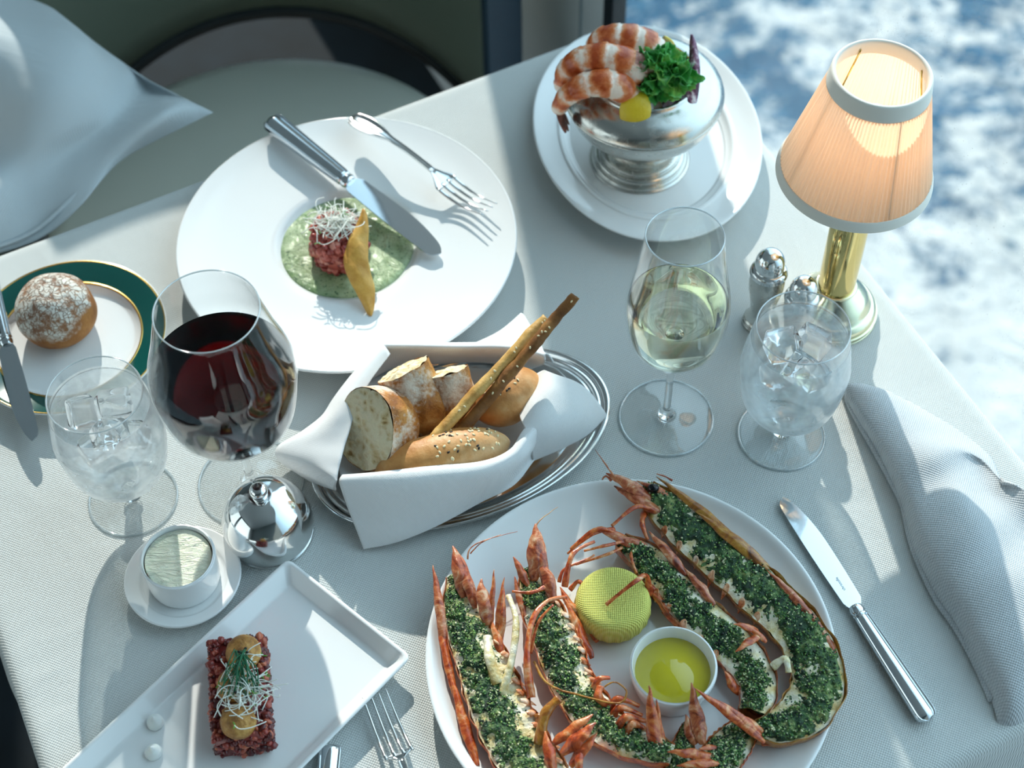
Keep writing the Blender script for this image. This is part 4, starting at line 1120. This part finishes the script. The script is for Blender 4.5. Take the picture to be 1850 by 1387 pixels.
o = mk('bread_roll', rough(slathe([(1e-6, .0005), (.018, 0), (.029, .005), (.0345, .016), (.0340, .028), (.0285, .040), (.0180, .049), (.007, .0525), (1e-6, .053)], 6, seg=72), .0018, 45, 4), 'round_roll', loc=V((RC_.x + .0, RC_.y + .0, .0085)))
tag(o, 'round crusty floured bread roll on the green-banded side plate', 'bread roll')

# ================================================================== langoustine plate extras
q = NM('yellow_muslin'); rv = q.mapv((1, 1, 1), (0, 0, .1)); sx, sy, sz = q.sep(rv)
wv = q.math('MULTIPLY', q.math('ADD', q.math('SINE', q.math('MULTIPLY', sx, 4200)), q.math('SINE', q.math('MULTIPLY', sy, 4200))), .5)
c = q.mix(q.math('MULTIPLY_ADD', wv, .5, .5), lin('#d3d157'), lin('#ebe888'))
M['muslin'] = q.out(q.prin(c, .8, Normal=q.bump(wv, .0004, 1, q.bump(q.noise(60, 4), .0012, 1))).outputs[0])
ML = W(1106, 1108, .0085)
vf = slathe([(1e-6, .0003), (.020, 0), (.0275, .004), (.0295, .012), (.0285, .021), (.0255, .0262), (.0180, .0282), (1e-6, .0288)], 7, seg=96)
vf = ([V((p.x * (1 + .018 * math.sin(math.atan2(p.y, p.x) * 21 + p.z * 60) * max(0, 1 - abs(p.z - .010) / .014)), p.y * (1 + .018 * math.sin(math.atan2(p.y, p.x) * 21 + p.z * 60) * max(0, 1 - abs(p.z - .010) / .014)), p.z)) for p in vf[0]], vf[1])
o = mk('wrapped_lemon', vf, 'muslin', loc=ML); tag(o, 'lemon half wrapped in yellow muslin between the langoustines', 'lemon')
DB = W(1212, 1236, .0080)
o = mk('dip_bowl', cup(.0270, .0325, .032), 'porcelain', loc=DB); tag(o, 'small white bowl of melted butter on the langoustine plate', 'bowl')
q = NM('melted_butter'); c = q.ramp(q.noise(8, 2), (.3, '#c4b41c'), (.7, '#d6c832')); M['melted'] = q.out(q.prin(c, .04, Coat_Weight=.5).outputs[0])
o = mk('melted_butter', lathe([(1e-6, .0215), (.0293, .0215), (.0289, .016), (.0266, .0056), (1e-6, .0056)], 72), 'melted', loc=DB); tag(o, 'clear yellow melted butter in the small white bowl', 'butter')

# ================================================================== langoustines
def m_shell(name, stops):
    q = NM(name); n_ = q.noise(75, 6, .7, None, 1.2); c = q.ramp(n_, *stops)
    return q.out(q.prin(c, .3, Normal=q.bump(q.noise(170, 4), .0009, 1), Coat_Weight=.25, Coat_Roughness=.2, Subsurface_Weight=.06).outputs[0])
M['shell'] = m_shell('orange_brown_shell', [(.34, '#5e2416'), (.45, '#a5482a'), (.55, '#c8764a'), (.68, '#e0bb98')])
M['shell_red'] = m_shell('red_orange_shell', [(.34, '#74240f'), (.46, '#b94a22'), (.57, '#d97b3e'), (.70, '#ebbd94')])
M['shell_gold'] = m_shell('golden_brown_shell', [(.28, '#4f2b12'), (.45, '#9a5a1c'), (.6, '#b98531'), (.8, '#d8b37a')])
M['meat'] = m_noise('white_langoustine_meat', [(.34, '#c4a056'), (.44, '#dccb94'), (.56, '#efe8cf'), (.8, '#f5f1e6')], 60, .25, (130, .0022), Subsurface_Weight=.15, Subsurface_Radius=(.004, .003, .002))
q = NM('green_herb_crust'); n_ = q.math('ADD', q.math('MULTIPLY', q.noise(110, 6, .7), .65), q.math('MULTIPLY', q.noise(28, 3), .35))
c = q.ramp(n_, (.36, '#14241b'), (.46, '#2a4d30'), (.54, '#5c7d44'), (.64, '#b9c27e'))
M['herb'] = q.out(q.prin(c, .35, Normal=q.bump(q.noise(240, 5, .7), .003, 1)).outputs[0])
q = NM('herb_flake'); g = q.n('NewGeometry'); c = q.ramp(g.outputs['Random Per Island'], (.1, '#13211a'), (.35, '#234a2c'), (.58, '#467a38'), (.80, '#86a452'), (.955, '#dfe0b4'))
M['flake'] = q.out(q.prin(c, .3).outputs[0])
M['dark_eye'] = m_simple('black_eye', '#0d1114', .12)
def leafshape(p0, p1, wd, bend=V((0, 0, 0)), ridge=.3, n=14, tip=.06, side=None, base=.45):
    """a tapered, ridged, curled shell blade with thickness"""
    d = p1 - p0; s = side or d.cross(V((0, 0, 1))); s = s.normalized(); u_ = s.cross(d).normalized()
    rows = []
    for i in range(n + 1):
        u = i / n; w_ = wd * (base + (1 - base) * math.sin(PI * min(1, u * 1.25 + .0)) if u < .4 else 1) * (1 if u < .4 else max(tip, (1 - ((u - .4) / .6) ** 1.7)))
        c = p0 + d * u + bend * math.sin(PI * u)
        w_ *= .78 * (1 + .22 * noise.noise(c * 260)); jag = s * (wd * .25 * noise.noise(c * 130 + V((7, 0, 0))))
        rows.append([c + jag + s * (k_ * w_) + u_ * (w_ * ridge * 1.6 * (1 - abs(k_)) + w_ * .35 * noise.noise(c * 300 + s * k_ * 2)) for k_ in (-1, -.5, 0, .5, 1)])
    return grid(rows)
def langoustine(label, path, widths, herb_bias, shell, seed, z=.0265, cover=.9, start_h=.04, end_h=.97, segs=7, lift=.0):
    P0 = spl([W(x, y, z + lift) for x, y in path], 12); n = len(P0)
    wr = [p.x for p in spl([V((w_ / 2640, 0, 0)) for w_ in widths], 12)]
    c0 = W(path[len(path) // 2][0], path[len(path) // 2][1], .0085)
    t = thing('langoustine_half', label, 'langoustine', c0, group='grilled langoustine halves on the large white plate')
    P_ = [p - c0 for p in P0]
    fr = frames(P_)
    zb = .0012                                      # underside height
    sh, mt, hb = [], [], []
    rnd = random.Random(seed); fl = []
    K = 16
    for i, (p, tg, s, u_) in enumerate(fr):
        u = i / (n - 1); s = V((s.x, s.y, 0)).normalized(); w_ = wr[i]
        sc = 1 + .05 * (1 - ((u * segs * 1.6) % 1)) * (1 if u > .35 else .4)
        w_ *= sc
        top = p.z
        row = []
        for j in range(11):                          # outer gutter from left rim under to right rim
            a = PI * j / 10
            r_ = w_ * (1.06 + .04 * math.sin(u * 60 + seed))
            rim = .0022 * (abs(math.cos(a)) ** 6) * (1 + .8 * noise.noise(V((u * 25, j * .2, seed))))
            row.append(V((p.x, p.y, 0)) + s * (-math.cos(a) * r_) + V((0, 0, top + rim - (top - zb) * math.sin(a) ** .6)))
        sh.append(row)
        row = []
        for j in range(K + 1):
            k_ = -1 + 2 * j / K
            q_ = V((p.x, p.y, 0)) + s * (k_ * w_ * .99)
            h = top - .0010 + .0034 * (1 - k_ * k_) + .0018 * noise.noise(V((q_.x * 160, q_.y * 160, seed))) - .0012 * max(0, .5 - abs(k_ - .05) * 6)
            row.append(V((q_.x, q_.y, h)))
        mt.append(row)
    sub = 3
    # herb layer, finer
    def surf(u, k_):
        x = u * (n - 1); i = min(int(x), n - 2); f_ = x - i
        p = P_[i].lerp(P_[i+1], f_); s = fr[i][2].lerp(fr[i+1][2], f_); s = V((s.x, s.y, 0)).normalized(); w_ = wr[i] + (wr[i+1] - wr[i]) * f_
        q_ = V((p.x, p.y, 0)) + s * (k_ * w_ * .98)
        h = p.z - .0010 + .0034 * (1 - k_ * k_) + .0018 * noise.noise(V((q_.x * 160, q_.y * 160, seed))) - .0012 * max(0, .5 - abs(k_ - .05) * 6)
        m_ = cover + .16 - 1.05 * abs(k_ - herb_bias) ** 1.5 + .95 * noise.noise(V((q_.x * 75, q_.y * 75, seed * 2))) + .6 * noise.noise(V((q_.x * 240, q_.y * 240, seed)))
        m_ -= max(0, (start_h - u) * 14) + max(0, (u - end_h) * 14)
        return V((q_.x, q_.y, h)), m_
    NU, NV = (n - 1) * 4, 34
    for i in range(NU + 1):
        row = []
        for j in range(NV + 1):
            q_, m_ = surf(i / NU, -.97 + 1.94 * j / NV)
            mm = max(-.5, min(1, m_ * 1.6))
            row.append(q_ + V((0, 0, -.0012 + (.0036 * mm if mm > 0 else .004 * mm) + (.0010 * noise.noise(q_ * 420 + V((seed, 0, 0))) if mm > 0 else 0))))
        hb.append(row)
    for k in range(2600):
        u, k_ = rnd.random(), rnd.uniform(-.95, .95); q_, m_ = surf(u, k_)
        if m_ < -.12 or (m_ < .12 and rnd.random() < .6): continue
        s_ = rnd.uniform(.0004, .0012)
        R = Matrix.Rotation(rnd.uniform(0, 6.3), 4, 'Z') @ Matrix.Rotation(rnd.uniform(-1, 1), 4, 'X')
        fl.append(mv(xf(ball(s_, 1.2, .8, .4, 5, 3), R), q_ + V((0, 0, -.0002 + .0030 * max(0, min(1, m_ * 1.6)) + rnd.uniform(-.0002, .0010)))))
    mk('shell', grid(sh), shell, t, solid=.0012, sub=1)
    mk('meat', grid(mt), 'meat', t, sub=1)
    o = mk('herb_topping', grid(hb), 'herb', t)
    f_ = mk('herb_flakes', join(*fl), 'flake', o); f_['kind'] = 'stuff'
    return t, c0
def legs(t, c0, specs, mat='shell_red', name='leg'):
    for pts, r0, r1 in specs:
        P_ = spl([W(*p) - c0 for p in pts], 8)
        mk(name, rough(tube(P_, lambda u: (r0 + (r1 - r0) * u) * (1 + .10 * math.sin(u * 14)), 10, .75), .0003, 300), mat, t)
def blades(t, c0, specs, mat='shell', name='tail_fan'):
    for a, b, wd, bz in specs:
        o = mk(name, leafshape(W(*a) - c0, W(*b) - c0, wd, V((0, 0, bz))), mat, t, solid=.0008, sub=1)
M['rib'] = m_shell('pale_orange_rib', [(.34, '#b5532a'), (.46, '#dd8a58'), (.56, '#efbf9a'), (.70, '#f6e3cf')])
def ribs(t, c0, path, widths, side, u0, u1, n, seed, mat='rib'):
    P0 = spl([W(x, y, .027) for x, y in path], 12); wr = [p.x for p in spl([V((w_ / 2640, 0, 0)) for w_ in widths], 12)]; fr = frames(P0); r = random.Random(seed)
    for k in range(n):
        i = int((u0 + (u1 - u0) * k / max(n - 1, 1)) * (len(P0) - 1)); p, tg, s, u_ = fr[i]; s = V((s.x, s.y, 0)).normalized() * side; w_ = wr[i]
        a = p + s * (w_ * .74) + V((0, 0, .0028)); b = p + s * (w_ * r.uniform(1.08, 1.30)) + tg * r.uniform(.002, .006) + V((0, 0, -.006))
        mk('rib', leafshape(a - c0, b - c0, .0036, V((0, 0, .0018)), side=tg), mat, t, solid=.0008, sub=1)
# A: far left
t, c0 = langoustine('herb-topped langoustine half at the far left of the plate', [(826,1040),(832,1090),(848,1140),(872,1195),(892,1250),(915,1305),(945,1360),(985,1415)], [20,34,44,50,54,56,56,52], .22, 'shell', 1, cover=.62)
ribs(t, c0, [(826,1040),(832,1090),(848,1140),(872,1195),(892,1250),(915,1305),(945,1360),(985,1415)], [20,34,44,50,54,56,56,52], -1, .38, .95, 11, 1)
blades(t, c0, [((806,1180,.022),(782,1020,.036),.0052,.003), ((838,1080,.030),(818,985,.040),.0075,.004), ((858,1100,.030),(830,1000,.036),.0060,.004), ((880,1130,.028),(868,1045,.040),.0075,.003)], 'shell', 'head_shell')
blades(t, c0, [((886,1140,.024),(893,1028,.046),.0030,.003), ((896,1145,.024),(912,1042,.044),.0028,.003), ((905,1160,.024),(910,1060,.036),.0040,.002), ((912,1200,.022),(888,1120,.030),.0050,.002)], 'shell_red', 'claw_tip')
blades(t, c0, [((822,1260,.020),(786,1090,.028),.0045,.001), ((862,1385,.018),(812,1215,.024),.0055,.001)], 'shell_red', 'side_shell')
legs(t, c0, [([(905,1255,.028),(925,1190,.036),(932,1120,.038),(918,1075,.034)], .0034, .0020), ([(900,1235,.030),(885,1190,.036),(880,1150,.032)], .0048, .0030)], 'meat', 'pale_leg')
legs(t, c0, [([(845,1010,.036),(850,990,.040),(880,974,.040),(935,960,.036)], .0008, .0002), ([(850,1000,.036),(870,980,.040),(905,965,.040)], .0006, .0002)], 'shell', 'antenna')
# B: second from left
t, c0 = langoustine('herb-topped langoustine half second from the left, curving under the butter bowl', [(958,1030),(968,1075),(990,1125),(1012,1175),(1030,1225),(1062,1275),(1105,1318),(1160,1345),(1215,1362)], [22,34,42,44,42,42,38,32,20], .15, 'shell_red', 2, cover=.66)
ribs(t, c0, [(958,1030),(968,1075),(990,1125),(1012,1175),(1030,1225),(1062,1275),(1105,1318),(1160,1345),(1215,1362)], [22,34,42,44,42,42,38,32,20], -1, .14, .55, 9, 2)
blades(t, c0, [((955,1060,.030),(927,1005,.040),.0045,.002), ((965,1050,.030),(968,945,.046),.0085,.004), ((985,1060,.030),(975,960,.042),.0060,.004), ((1000,1090,.028),(978,1010,.038),.0070,.003), ((950,1130,.022),(930,1040,.030),.0040,.002)], 'shell', 'head_shell')
blades(t, c0, [((1070,1190,.018),(1020,1080,.030),.0050,.002), ((1052,1130,.020),(1010,1060,.030),.0050,.002), ((1080,1160,.014),(1050,1100,.026),.0040,.001)], 'shell_red', 'side_shell')
legs(t, c0, [
    ([(960,1260,.028),(952,1190,.040),(962,1120,.046),(990,1085,.044),(1025,1078,.040)], .0032, .0012),
    ([(958,1180,.030),(972,1125,.044),(1000,1092,.048)], .0016, .0008),
    ([(985,1060,.034),(960,1070,.036),(925,1068,.034)], .0020, .0010),
    ([(1020,1060,.030),(1028,1018,.040),(1040,995,.042),(1074,978,.040)], .0026, .0012),
    ([(1010,1052,.030),(1020,1028,.034),(1060,1010,.034),(1074,1002,.034)], .0014, .0008),
    ([(1030,1065,.026),(1045,1050,.032),(1060,1066,.028)], .0022, .0012)], 'shell_red')
legs(t, c0, [([(968,955,.044),(975,940,.044),(1008,915,.040)], .0008, .0002), ([(965,1195,.034),(990,1235,.036),(1045,1255,.038),(1115,1270,.036),(1132,1250,.038),(1112,1232,.040),(1092,1240,.036)], .0010, .0006)], 'shell_gold', 'antenna')
blades(t, c0, [((1190,1385,.020),(1172,1237,.058),.0072,-.002), ((1196,1375,.018),(1187,1262,.050),.0045,-.001)], 'shell_red', 'tail_fan')
legs(t, c0, [([(1105,1280,.022),(1082,1260,.034),(1085,1240,.036)], .0042, .0026), ([(1070,1255,.024),(1080,1228,.036),(1102,1224,.036)], .0034, .0014),
    ([(1098,1290,.022),(1115,1262,.034),(1155,1275,.030)], .0038, .0014), ([(1105,1300,.022),(1120,1278,.034),(1160,1292,.026)], .0040, .0014),
    ([(1112,1322,.022),(1130,1296,.036),(1165,1302,.026)], .0042, .0018), ([(1130,1340,.020),(1142,1308,.034),(1172,1320,.024)], .0042, .0018), ([(1090,1272,.024),(1078,1300,.026),(1100,1318,.024)], .0050, .0030)], 'shell_red', 'swimmeret')
legs(t, c0, [([(975,1345,.030),(985,1290,.040),(1010,1262,.044)], .0044, .0034), ([(975,1290,.028),(978,1330,.026),(985,1365,.022)], .0040, .0020)], 'shell_gold', 'leg')
blades(t, c0, [((1000,1345,.034),(1072,1290,.044),.0062,.002), ((1015,1365,.034),(1078,1305,.046),.0070,.003), ((1030,1385,.034),(1080,1325,.042),.0055,.002), ((1000,1400,.03),(985,1320,.038),.0060,.002), ((1045,1400,.034),(1050,1345,.040),.0040,.002)], 'shell_red', 'curled_shell')
# C: inner right
t, c0 = langoustine('herb-topped langoustine half right of the wrapped lemon', [(1120,975),(1165,1005),(1205,1050),(1250,1098),(1300,1145),(1345,1190),(1370,1238),(1362,1285)], [16,34,40,42,44,42,36,28], .1, 'shell', 3, cover=.72)
ribs(t, c0, [(1120,975),(1165,1005),(1205,1050),(1250,1098),(1300,1145),(1345,1190),(1370,1238),(1362,1285)], [16,34,40,42,44,42,36,28], 1, .30, .62, 5, 3)
blades(t, c0, [((1150,990,.028),(1082,958,.036),.0050,.002), ((1170,985,.028),(1100,970,.034),.0040,.002), ((1240,1040,.026),(1170,960,.034),.0055,.003), ((1290,1095,.026),(1235,1025,.032),.0050,.002)], 'shell', 'head_shell')
blades(t, c0, [((1235,1140,.020),(1172,1062,.026),.0060,.002), ((1222,1120,.018),(1165,1045,.028),.0050,.002), ((1260,1150,.016),(1195,1105,.022),.0055,.001)], 'shell_red', 'side_shell')
legs(t, c0, [([(1172,1075,.026),(1168,1040,.044),(1145,1052,.052),(1095,1092,.040)], .0028, .0014),
    ([(1140,975,.030),(1095,985,.038),(1055,995,.036)], .0018, .0009), ([(1130,972,.030),(1080,955,.038),(1030,992,.030)], .0024, .0010),
    ([(1145,992,.028),(1140,1005,.032),(1150,1035,.030)], .0016, .0010), ([(1130,985,.028),(1100,1000,.032),(1040,1020,.026)], .0018, .0008)], 'shell_red')
blades(t, c0, [((1370,1140,.034),(1325,1128,.044),.0040,.002), ((1375,1145,.034),(1328,1178,.040),.0042,.002), ((1385,1160,.032),(1350,1130,.040),.0035,.001), ((1335,1255,.024),(1308,1212,.036),.0048,.001)], 'shell_red', 'tail_fan')
# D: outer right
t, c0 = langoustine('longest herb-topped langoustine half curving along the right rim of the plate', [(1165,880),(1215,928),(1272,980),(1330,1030),(1385,1080),(1435,1128),(1470,1185),(1478,1240),(1450,1288),(1405,1312),(1365,1318)], [22,44,50,52,52,50,50,50,46,34,16], -.15, 'shell_gold', 4, cover=.80, segs=9)
ribs(t, c0, [(1165,880),(1215,928),(1272,980),(1330,1030),(1385,1080),(1435,1128),(1470,1185),(1478,1240),(1450,1288),(1405,1312),(1365,1318)], [22,44,50,52,52,50,50,50,46,34,16], 1, .12, .42, 7, 4)
blades(t, c0, [((1180,905,.028),(1094,855,.036),.0080,.003), ((1195,930,.026),(1108,878,.030),.0080,.003), ((1215,900,.028),(1150,868,.032),.0040,.002)], 'shell', 'head_shell')
blades(t, c0, [((1330,975,.028),(1185,860,.030),.0055,.002), ((1390,1032,.026),(1260,925,.032),.0075,.003)], 'shell_gold', 'side_shell')
blades(t, c0, [((1480,1130,.026),(1385,1030,.030),.0050,.002), ((1525,1215,.022),(1470,1110,.028),.0048,.001), ((1490,1310,.020),(1524,1205,.024),.0045,.001), ((1375,1345,.020),(1470,1325,.022),.0048,.001)], 'shell', 'side_shell')
o = mk('eye', ball(.0048, 1, .8, .8, 20, 14, W(1180, 882, .034) - c0), 'dark_eye', t)
legs(t, c0, [([(1190,925,.026),(1150,915,.034),(1105,950,.032)], .0026, .0012), ([(1165,925,.024),(1160,945,.030),(1170,975,.026)], .0028, .0014),
    ([(1110,955,.030),(1070,965,.034),(1025,1000,.026)], .0020, .0009)], 'shell_red')
legs(t, c0, [([(1110,862,.036),(1095,840,.040),(1075,812,.036)], .0010, .0002), ([(1105,868,.034),(1095,860,.034),(1088,866,.030)], .0014, .0006), ([(1215,868,.034),(1200,860,.036),(1186,856,.036)], .0010, .0004)], 'shell', 'antenna')
blades(t, c0, [((1382,1342,.028),(1253,1243,.052),.0052,.003), ((1375,1330,.030),(1290,1262,.046),.0050,.003), ((1380,1320,.030),(1310,1285,.038),.0045,.002)], 'shell_red', 'tail_fan')
legs(t, c0, [([(1395,1205,.030),(1418,1190,.036),(1425,1215,.032)], .0034, .0022)], 'meat', 'swimmeret')
# E: small tail at the bottom
t, c0 = langoustine('short herb-topped langoustine tail at the bottom of the plate', [(1352,1305),(1330,1335),(1305,1365),(1282,1405)], [22,34,38,36], 0, 'shell_red', 5, cover=.66, start_h=.0, z=.0235)
blades(t, c0, [((1268,1345,.026),(1250,1232,.056),.0075,-.002), ((1255,1345,.024),(1238,1290,.040),.0060,-.001)], 'shell', 'tail_fan')
blades(t, c0, [((1290,1368,.028),(1205,1358,.034),.0055,.002), ((1300,1378,.028),(1222,1385,.034),.0050,.002), ((1295,1350,.028),(1262,1352,.034),.0030,.001)], 'shell_red', 'curled_shell')
t, c0 = langoustine('short piece of herb-topped langoustine behind the bottom tail fans', [(1245,1310),(1235,1345),(1225,1385),(1220,1420)], [12,20,24,24], 0, 'shell_red', 6, cover=.8, start_h=.0, z=.0200)

# ================================================================== grey napkin at the right
nap = sheet([
    [(1526,704,.006),(1528,697,.014),(1536,690,.017),(1555,690,.016),(1576,696,.004)],
    [(1532,725,.006),(1542,712,.018),(1572,704,.024),(1606,706,.018),(1636,721,.003)],
    [(1554,768,.005),(1566,758,.020),(1604,745,.026),(1648,740,.018),(1682,746,.003)],
    [(1580,814,.005),(1596,802,.022),(1640,786,.028),(1690,778,.020),(1735,779,.003)],
    [(1608,866,.005),(1626,852,.024),(1680,826,.034),(1730,808,.024),(1785,826,.004)],
    [(1628,908,.005),(1650,894,.024),(1712,862,.030),(1765,836,.014),(1815,872,.022)],
    [(1643,974,.005),(1670,950,.026),(1735,905,.036),(1785,884,.018),(1850,885,.026)],
    [(1664,1030,.005),(1695,1005,.028),(1765,955,.038),(1830,925,.020),(1890,915,.026)],
    [(1690,1080,.005),(1722,1050,.028),(1795,1000,.034),(1870,965,.016),(1950,950,.02)],
    [(1727,1134,.005),(1760,1105,.028),(1835,1050,.036),(1910,1010,.020),(1990,990,.02)],
    [(1765,1205,.004),(1798,1172,.026),(1868,1110,.032),(1950,1070,.018),(2030,1040,.01)],
    [(1790,1262,.003),(1824,1235,.022),(1890,1175,.026),(1975,1130,.016),(2060,1090,.0)],
    [(1802,1306,.000),(1836,1290,.010),(1900,1245,.012),(1985,1200,.006),(2070,1150,-.01)],
    [(1812,1345,-.03),(1850,1335,-.025),(1910,1300,-.03),(1990,1260,-.03),(2080,1210,-.04)],
    [(1815,1400,-.09),(1860,1395,-.09),(1920,1370,-.09),(2000,1330,-.09),(2090,1280,-.10)]], nu=8, nv=6, amp=.0022, fs=24, seed=2)
o = mk('linen_napkin', nap, 'napkin_grey', solid=.0022, recalc=False, offset=1)
tag(o, 'grey linen napkin lying folded along the right side of the table', 'napkin')
hemr = [W(*p) for p in [(1529,706,.004),(1536,730,.004),(1558,772,.004),(1584,818,.004),(1612,870,.004),(1632,912,.004),(1647,977,.004),(1668,1032,.004),(1694,1084,.004),(1731,1138,.004),(1768,1208,.003),(1793,1266,.002)]]
mk('hem', tube(spl(hemr, 8), .0032, 10), 'napkin_grey', o)
